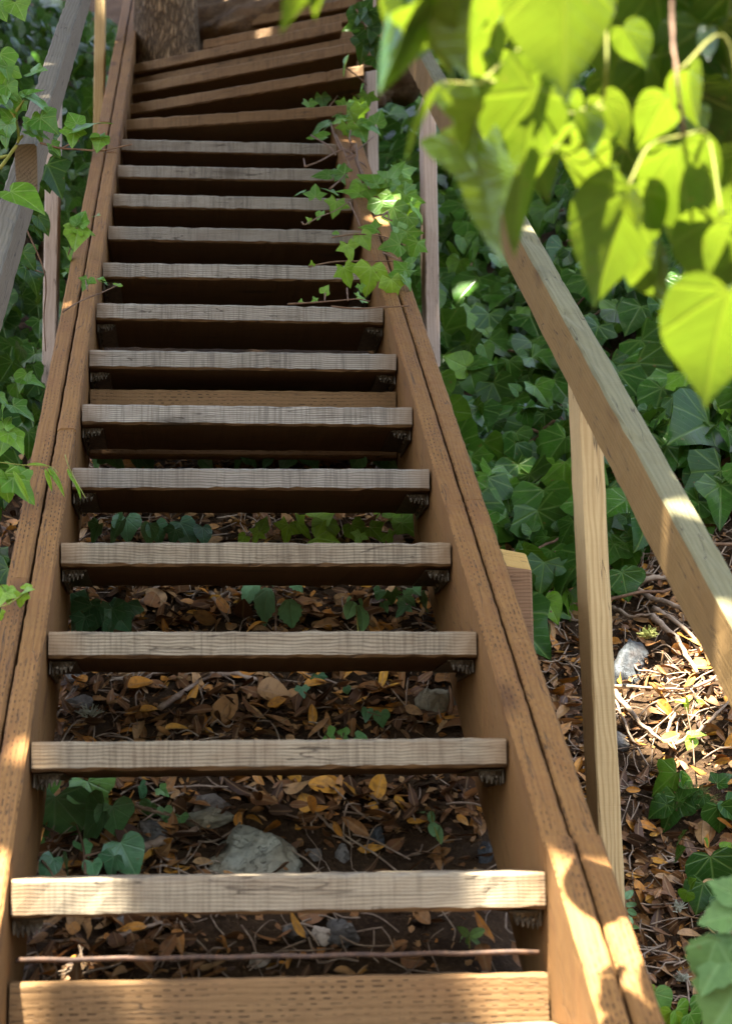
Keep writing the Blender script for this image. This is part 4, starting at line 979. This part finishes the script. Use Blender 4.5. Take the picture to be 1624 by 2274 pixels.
plant('seedling', 'narrow-leaved sprout at the outer edge of the sunlit stringer', 'seedling', hit(1400, 2030), [(1385, 1985, 1370, 1960, .3), (1385, 1995, 1405, 1975, .3), (1385, 2010, 1415, 2005, .4), (1390, 2020, 1415, 2030, .5), (1390, 2030, 1405, 2050, .6), (1395, 2060, 1412, 2055, .7), (1380, 2000, 1368, 1990, .3)], M['herb'], 'lance', [[(1395, 2070), (1385, 1985)]], 'stem', .001, depth_fn=gd(.06), wide=1.5)
plant('ivy_plant', 'yellow-green ivy leaves on the sunlit roots right of the near post', 'ivy plant', hit(1540, 1690), [(1535, 1640, 1525, 1665, .9), (1530, 1635, 1565, 1625, .85), (1520, 1560, 1530, 1585, .95), (1510, 1560, 1500, 1555, 1.), (1550, 1560, 1565, 1555, .9)], M['ivy_young'], 'heart', [[(1540, 1700), (1535, 1640), (1522, 1570)]], 'stem', .0014, BG, depth_fn=gd(.05))
plant('ivy_plant', 'large heart-shaped ivy leaf beside the wooden stake', 'ivy plant', hit(1220, 1330), [(1222, 1222, 1232, 1300, .35, .1), (1240, 1180, 1255, 1150, .4), (1210, 1190, 1165, 1215, .3), (1180, 1180, 1160, 1150, .35), (1250, 1270, 1260, 1240, .25), (1165, 1230, 1150, 1200, .3)], M['ivy'], 'heart', [[(1230, 1225), (1260, 1190)]], 'stem', .0016, BG, depth_fn=gd(.12), wide=1.25)
plant('ivy_plant', 'pair of mid green ivy leaves just right of the near post below the rail', 'ivy plant', hit(1380, 1340), [(1385, 1205, 1372, 1285, .4), (1405, 1200, 1430, 1225, .35), (1380, 1270, 1395, 1335, .2), (1390, 1150, 1360, 1130, .3), (1420, 1180, 1395, 1160, .3)], M['ivy'], 'heart', [], group=BG, depth_fn=gd(.12), wide=1.2)
plant('ivy_plant', 'sunlit-centred glossy ivy leaf on the right bank between the two nearer posts', 'ivy plant', hit(1170, 950), [(1165, 905, 1180, 965, .25, .1), (1165, 905, 1215, 895, .3), (1160, 905, 1125, 920, .25), (1150, 870, 1130, 850, .5), (1145, 960, 1160, 1005, .35)], M['ivy'], 'ivy', [], group=BG, depth_fn=gd(.2), wide=1.2)
plant('ivy_plant', 'three-leaved mid green ivy group touching the middle post', 'ivy plant', hit(1050, 880), [(1040, 815, 1058, 880, .45), (1045, 810, 1100, 800, .4), (1035, 815, 985, 790, .9), (1030, 800, 1020, 780, .5), (1130, 800, 1135, 860, .25), (1150, 790, 1180, 810, .25)], M['ivy'], 'heart', [], group=BG, depth_fn=gd(.2), wide=1.2)
# moss tuft on the blue-grey rock and a lichen tuft in the litter
def tuft(x, y, n, r, mat, label, name, cat, up=.03):
    p0 = hit(x, y)+V(0, -.01, up); sv, sf = [], []
    for k in range(n):
        d_ = rnd_dir(); d_[2] = abs(d_[2])*.8; d_[1] -= .4
        a = p0+rnd_dir()*r*.3; m_ = a+d_*r*.5+rnd_dir()*r*.1; e = a+d_*r
        v_, f_ = tube([a, m_, e], [.0011, .0009, .0005], 4); o = len(sv); sv += v_; sf += [tuple(i+o for i in f) for f in f_]
    m = np.mean(sv, 0); o = mesh_obj(name, [v-m for v in sv], sf, mat); o.location = Vector(m); tag(o, label, cat)
tuft(1435, 1490, 90, .02, M['moss'], 'brown-green moss tuft on the face of the blue-grey rock', 'moss_tuft', 'moss', .07)
tuft(1540, 1820, 160, .034, M['moss'], 'feathery pale green tuft between the dark ivy leaves at right', 'moss_tuft', 'moss')
tuft(1503, 2060, 26, .016, M['lichen'], 'small white lichen sprig on the leaf litter right of the stringer', 'lichen_sprig', 'lichen')
tuft(200, 1630, 26, .02, M['lichen'], 'small white lichen sprig just above the second grey tread at left', 'lichen_sprig', 'lichen')
tuft(1510, 2215, 40, .013, M['lichen'], 'pale lichen tuft near the bottom right corner', 'lichen_sprig', 'lichen')

# left side plants
DL = lambda x, y: at(x, y, 3.3)
plant('ivy_branch', 'leafy ivy branch hanging over the upper end of the left handrail', 'ivy branch', at(-30, 330, 3.3),
      [(62, 215, 130, 250, .45, .1), (55, 215, 95, 195, .5, .4), (30, 240, -20, 200, .5), (25, 265, 0, 235, .4), (20, 150, 5, 200, .45), (0, 120, 25, 170, .5), (15, 190, 40, 220, .35), (50, 225, 30, 262, .4), (70, 265, 98, 318, .3), (20, 275, 10, 330, .2), (115, 320, 138, 345, .2), (15, 300, -10, 290, .4),
       (70, 160, 105, 155, .4), (-5, 10, 15, 45, .5), (35, 5, 55, 45, .6), (60, 290, 115, 305, .25), (90, 262, 128, 290, .2), (10, 205, -30, 250, .45)], M['ivy_young'], 'hero',
      [[(0, 375), (25, 340), (42, 310), (35, 265), (18, 235)], [(42, 310), (52, 300)], [(30, 255), (55, 222)], [(0, 350), (20, 345)]], 'stem_young', .0035, depth_fn=DL, tints=(.2, .5))
plant('ivy_branch', 'thin ivy runner with two pale leaves reaching right over the left stringer', 'ivy branch', DL(90, 320),
      [(162, 288, 242, 256, .55, .2), (165, 290, 160, 325, .6, .2), (170, 275, 152, 245, .45), (225, 305, 215, 335, .6), (215, 305, 244, 300, .5)], M['ivy_young'], 'hero',
      [[(90, 317), (130, 328), (180, 332), (225, 334), (262, 327), (294, 320)], [(175, 310), (140, 328)], [(225, 318), (222, 334)]], 'stem', .0022, depth_fn=DL)
plant('ivy_branch', 'single pale green ivy leaf lying over the left handrail', 'ivy branch', DL(0, 436), [(24, 425, 102, 462, .6, .1)], M['ivy_young'], 'heart', [[(-5, 438), (10, 434), (24, 428)]], 'stem_young', .002, depth_fn=DL, wide=1.1)
DM = lambda x, y: at(x, y, 4.3)
plant('ivy_branch', 'dark ivy leaves hanging in front of the pinkish left post', 'ivy branch', DM(110, 380), [(105, 365, 142, 440, .12), (95, 385, 115, 425, .1), (110, 300, 125, 350, .15), (85, 480, 112, 520, .15), (75, 500, 95, 530, .2), (60, 590, 95, 650, .12), (50, 560, 80, 600, .2)], M['ivy'], 'ivy', [[(60, 510), (95, 590), (103, 640), (98, 700), (102, 780)], [(40, 588), (95, 605)]], 'stem', .0022, depth_fn=DM)
plant('ivy_vine', 'bright green ivy leaf cluster on the outer edge of the left stringer', 'ivy vine', DM(170, 560), [(172, 510, 165, 558, .8), (172, 508, 214, 520, .85), (168, 505, 140, 500, .8), (175, 500, 190, 465, .5), (165, 495, 180, 475, .3), (150, 560, 165, 595, .6), (150, 555, 140, 545, .6), (155, 595, 172, 610, .3), (212, 480, 222, 475, .5), (150, 605, 140, 612, .3)], M['ivy_young'], 'hero', [[(150, 570), (165, 530), (172, 505)]], 'stem', .002, depth_fn=DM)
plant('ivy_vine', 'tiny ivy runner with reddish stem crossing the left stringer', 'ivy vine', DM(140, 690), [(195, 620, 182, 645, .3), (200, 622, 215, 628, .5), (225, 625, 240, 632, .4), (220, 618, 235, 618, .5), (260, 634, 268, 628, .8)], M['ivy_young'], 'young', [[(140, 692), (180, 668), (225, 650), (258, 634)], [(195, 645), (190, 620)]], 'stem', .002, depth_fn=lambda x, y: onslope(x, y, .05))
plant('ivy_vine', 'small yellow-green ivy leaves at the left picture edge on the stringer', 'ivy vine', onslope(10, 1340, .06), [(48, 1318, 45, 1352, .95), (52, 1315, 70, 1300, .95), (15, 1310, 20, 1340, .9), (10, 1315, -10, 1350, .9), (20, 1310, 5, 1298, .85), (0, 1360, 8, 1380, 1.), (60, 1305, 58, 1292, 1.)], M['ivy_young'], 'young', [[(-10, 1350), (20, 1340), (50, 1320)]], 'stem_young', .0014, depth_fn=sl(.06))
plant('grass_sprig', 'yellowing thin-leaved bamboo sprig crossing the left stringer', 'sprig', onslope(-10, 1030, .09), [(10, 1022, 70, 1062, .6), (20, 1030, 65, 1090, .5), (50, 1030, 62, 1075, .5), (100, 1040, 118, 1090, .95), (105, 1038, 135, 1080, .9), (110, 1035, 150, 1100, .85), (60, 1032, 110, 1028, .9), (160, 1060, 190, 1108, .7), (150, 1040, 165, 1075, .8), (0, 1040, 30, 1080, .4), (30, 1045, 66, 1110, .95)], M['ivy_young'], 'lance', [[(-10, 1025), (50, 1032), (110, 1035), (130, 1050)], [(145, 1010), (155, 1040), (190, 1105)]], 'stem_young', .001, depth_fn=sl(.09), wide=.55)
plant('ivy_plant', 'big mid green ivy leaves at the left picture edge beside the stringer', 'ivy plant', at(10, 1060, 3.05), [(20, 960, 55, 1000, .7), (15, 965, -5, 1010, .5), (10, 950, 25, 920, .55), (30, 1060, 78, 1118, .5), (10, 1050, 20, 1120, .55), (30, 900, 80, 930, .15), (50, 840, 102, 850, .45), (60, 830, 40, 870, .45), (10, 905, 0, 940, .35), (0, 880, 20, 900, .4)], M['ivy_young'], 'hero', [], depth_fn=lambda x, y: at(x, y, 3.05))

# the sunlit branch hanging close in front at top right
HB = empty('hanging_ivy_branch', at(1500, -250, 1.35), 'bright yellow-green leafy branch hanging close at the top right, sunlit and out of focus', 'branch')
def hb(bx, by, tx, ty, d, tn, roll=0., dtip=0., var='heart', wide=1., nrm=None, k=None):
    n = V(.0, .50, .82) if nrm is None else np.array(nrm, float)     # seen from below, sun on the upper side
    a, B_, s = leaf_by_px(bx, by, tx, ty, d, roll, n, dtip)
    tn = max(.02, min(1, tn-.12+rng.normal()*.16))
    it_ = [(a, B_, s, tn)+((k,) if k is not None else ())]
    leaves_obj('leaf', it_, var, M['sunleaf'], HB, wide)
DOWN = (.1, -.75, .65)
FRONT = (-.1, -.45, .9)
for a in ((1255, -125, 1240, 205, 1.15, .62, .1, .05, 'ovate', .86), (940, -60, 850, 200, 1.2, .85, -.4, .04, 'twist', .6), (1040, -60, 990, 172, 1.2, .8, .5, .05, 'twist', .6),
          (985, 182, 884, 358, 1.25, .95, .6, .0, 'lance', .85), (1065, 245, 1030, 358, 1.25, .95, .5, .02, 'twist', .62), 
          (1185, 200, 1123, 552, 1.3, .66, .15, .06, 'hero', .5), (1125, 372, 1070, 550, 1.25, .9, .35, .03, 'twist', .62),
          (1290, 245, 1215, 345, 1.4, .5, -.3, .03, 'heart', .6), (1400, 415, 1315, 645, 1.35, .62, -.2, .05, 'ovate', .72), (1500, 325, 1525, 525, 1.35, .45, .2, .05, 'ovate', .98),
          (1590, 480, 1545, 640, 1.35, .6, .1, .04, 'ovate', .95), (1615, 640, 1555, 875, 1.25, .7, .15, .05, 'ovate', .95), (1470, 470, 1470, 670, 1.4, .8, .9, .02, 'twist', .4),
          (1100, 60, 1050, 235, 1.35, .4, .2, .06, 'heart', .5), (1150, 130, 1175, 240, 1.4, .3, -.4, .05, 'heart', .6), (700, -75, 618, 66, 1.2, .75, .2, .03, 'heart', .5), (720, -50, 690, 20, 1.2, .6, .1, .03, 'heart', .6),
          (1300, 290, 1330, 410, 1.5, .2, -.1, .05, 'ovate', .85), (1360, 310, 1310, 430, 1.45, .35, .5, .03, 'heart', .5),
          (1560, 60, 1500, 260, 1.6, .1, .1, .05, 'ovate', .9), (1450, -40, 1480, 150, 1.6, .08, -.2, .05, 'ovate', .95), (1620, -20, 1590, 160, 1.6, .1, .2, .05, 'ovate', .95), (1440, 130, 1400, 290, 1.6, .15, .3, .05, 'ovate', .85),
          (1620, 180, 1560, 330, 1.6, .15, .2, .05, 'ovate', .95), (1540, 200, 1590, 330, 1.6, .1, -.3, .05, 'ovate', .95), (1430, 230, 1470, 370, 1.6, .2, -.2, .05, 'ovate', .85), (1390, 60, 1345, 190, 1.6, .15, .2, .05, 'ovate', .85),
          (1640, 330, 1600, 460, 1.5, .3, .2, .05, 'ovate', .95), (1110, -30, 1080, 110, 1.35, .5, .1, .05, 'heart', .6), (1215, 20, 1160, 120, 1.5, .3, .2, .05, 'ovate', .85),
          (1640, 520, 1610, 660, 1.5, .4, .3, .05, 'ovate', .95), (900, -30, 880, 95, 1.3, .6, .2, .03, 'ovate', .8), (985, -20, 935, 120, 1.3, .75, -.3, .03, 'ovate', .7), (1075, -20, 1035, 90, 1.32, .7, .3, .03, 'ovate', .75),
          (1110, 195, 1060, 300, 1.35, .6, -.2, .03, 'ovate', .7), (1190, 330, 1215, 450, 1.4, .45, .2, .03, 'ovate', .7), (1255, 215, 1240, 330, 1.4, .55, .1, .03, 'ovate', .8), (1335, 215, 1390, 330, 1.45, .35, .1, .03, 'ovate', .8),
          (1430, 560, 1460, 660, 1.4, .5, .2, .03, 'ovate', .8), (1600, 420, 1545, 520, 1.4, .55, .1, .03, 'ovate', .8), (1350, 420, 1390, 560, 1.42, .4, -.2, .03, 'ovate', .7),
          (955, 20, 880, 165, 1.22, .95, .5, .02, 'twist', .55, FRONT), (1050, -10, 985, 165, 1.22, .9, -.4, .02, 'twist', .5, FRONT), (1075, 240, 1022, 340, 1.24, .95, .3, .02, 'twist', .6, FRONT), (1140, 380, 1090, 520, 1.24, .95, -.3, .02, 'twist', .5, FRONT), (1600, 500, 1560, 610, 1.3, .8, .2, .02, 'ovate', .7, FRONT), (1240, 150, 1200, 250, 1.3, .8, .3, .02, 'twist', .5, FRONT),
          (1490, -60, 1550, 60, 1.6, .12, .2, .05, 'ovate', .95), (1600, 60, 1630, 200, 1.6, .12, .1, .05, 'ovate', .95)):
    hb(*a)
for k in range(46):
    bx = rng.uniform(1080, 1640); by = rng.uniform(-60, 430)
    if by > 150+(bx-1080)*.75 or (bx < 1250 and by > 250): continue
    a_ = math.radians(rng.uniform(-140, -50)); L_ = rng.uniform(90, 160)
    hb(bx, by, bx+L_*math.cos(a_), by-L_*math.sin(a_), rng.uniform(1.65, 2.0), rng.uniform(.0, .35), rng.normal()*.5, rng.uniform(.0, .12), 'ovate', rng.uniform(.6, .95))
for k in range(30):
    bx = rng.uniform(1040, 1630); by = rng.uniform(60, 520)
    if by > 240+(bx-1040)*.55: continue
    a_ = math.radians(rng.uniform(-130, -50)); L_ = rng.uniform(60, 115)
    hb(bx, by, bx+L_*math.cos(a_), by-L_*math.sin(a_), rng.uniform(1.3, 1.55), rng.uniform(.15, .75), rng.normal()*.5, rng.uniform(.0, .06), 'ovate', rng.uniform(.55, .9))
for pts, r, m in (([(1500, -250), (1490, 20), (1500, 160), (1518, 300)], .0032, 'stem'), ([(1518, 300), (1440, 325), (1395, 410)], .002, 'stem_young'), ([(1518, 300), (1570, 305), (1600, 480)], .002, 'stem_young'), 
                  ([(1350, -100), (1250, -60), (1100, -80), (930, -40)], .0028, 'stem_young'), ([(1340, 240), (1260, 250), (1200, 200)], .0018, 'stem_young'), ([(1250, 60), (1150, 110), (1080, 170), (1065, 185), (985, 182)], .0018, 'stem_young'),
                  ([(1145, 115), (1140, 160), (1105, 182), (1072, 172)], .0022, 'stem_young'), ([(1200, 230), (1110, 250), (1050, 215), (1062, 250)], .0018, 'stem_young'), ([(1290, 255), (1230, 330), (1130, 380)], .0016, 'stem_young'), ([(1290, 245), (1335, 225), (1345, 150), (1345, 60)], .0022, 'stem_young'),
                  ([(1500, 160), (1620, 100), (1660, 600), (1610, 640)], .002, 'stem_young')):
    c_ = curve([at(x, y, 1.33+.02*math.sin(i*2.)) for i, (x, y) in enumerate(pts)], 6)
    v_, f_ = tube(c_, list(np.linspace(r*.55, r*.38, len(c_))), 8, .1, 3)
    mesh_obj('stem', [v-np.array(HB.location) for v in v_], f_, M[m], None, HB, smooth=True)
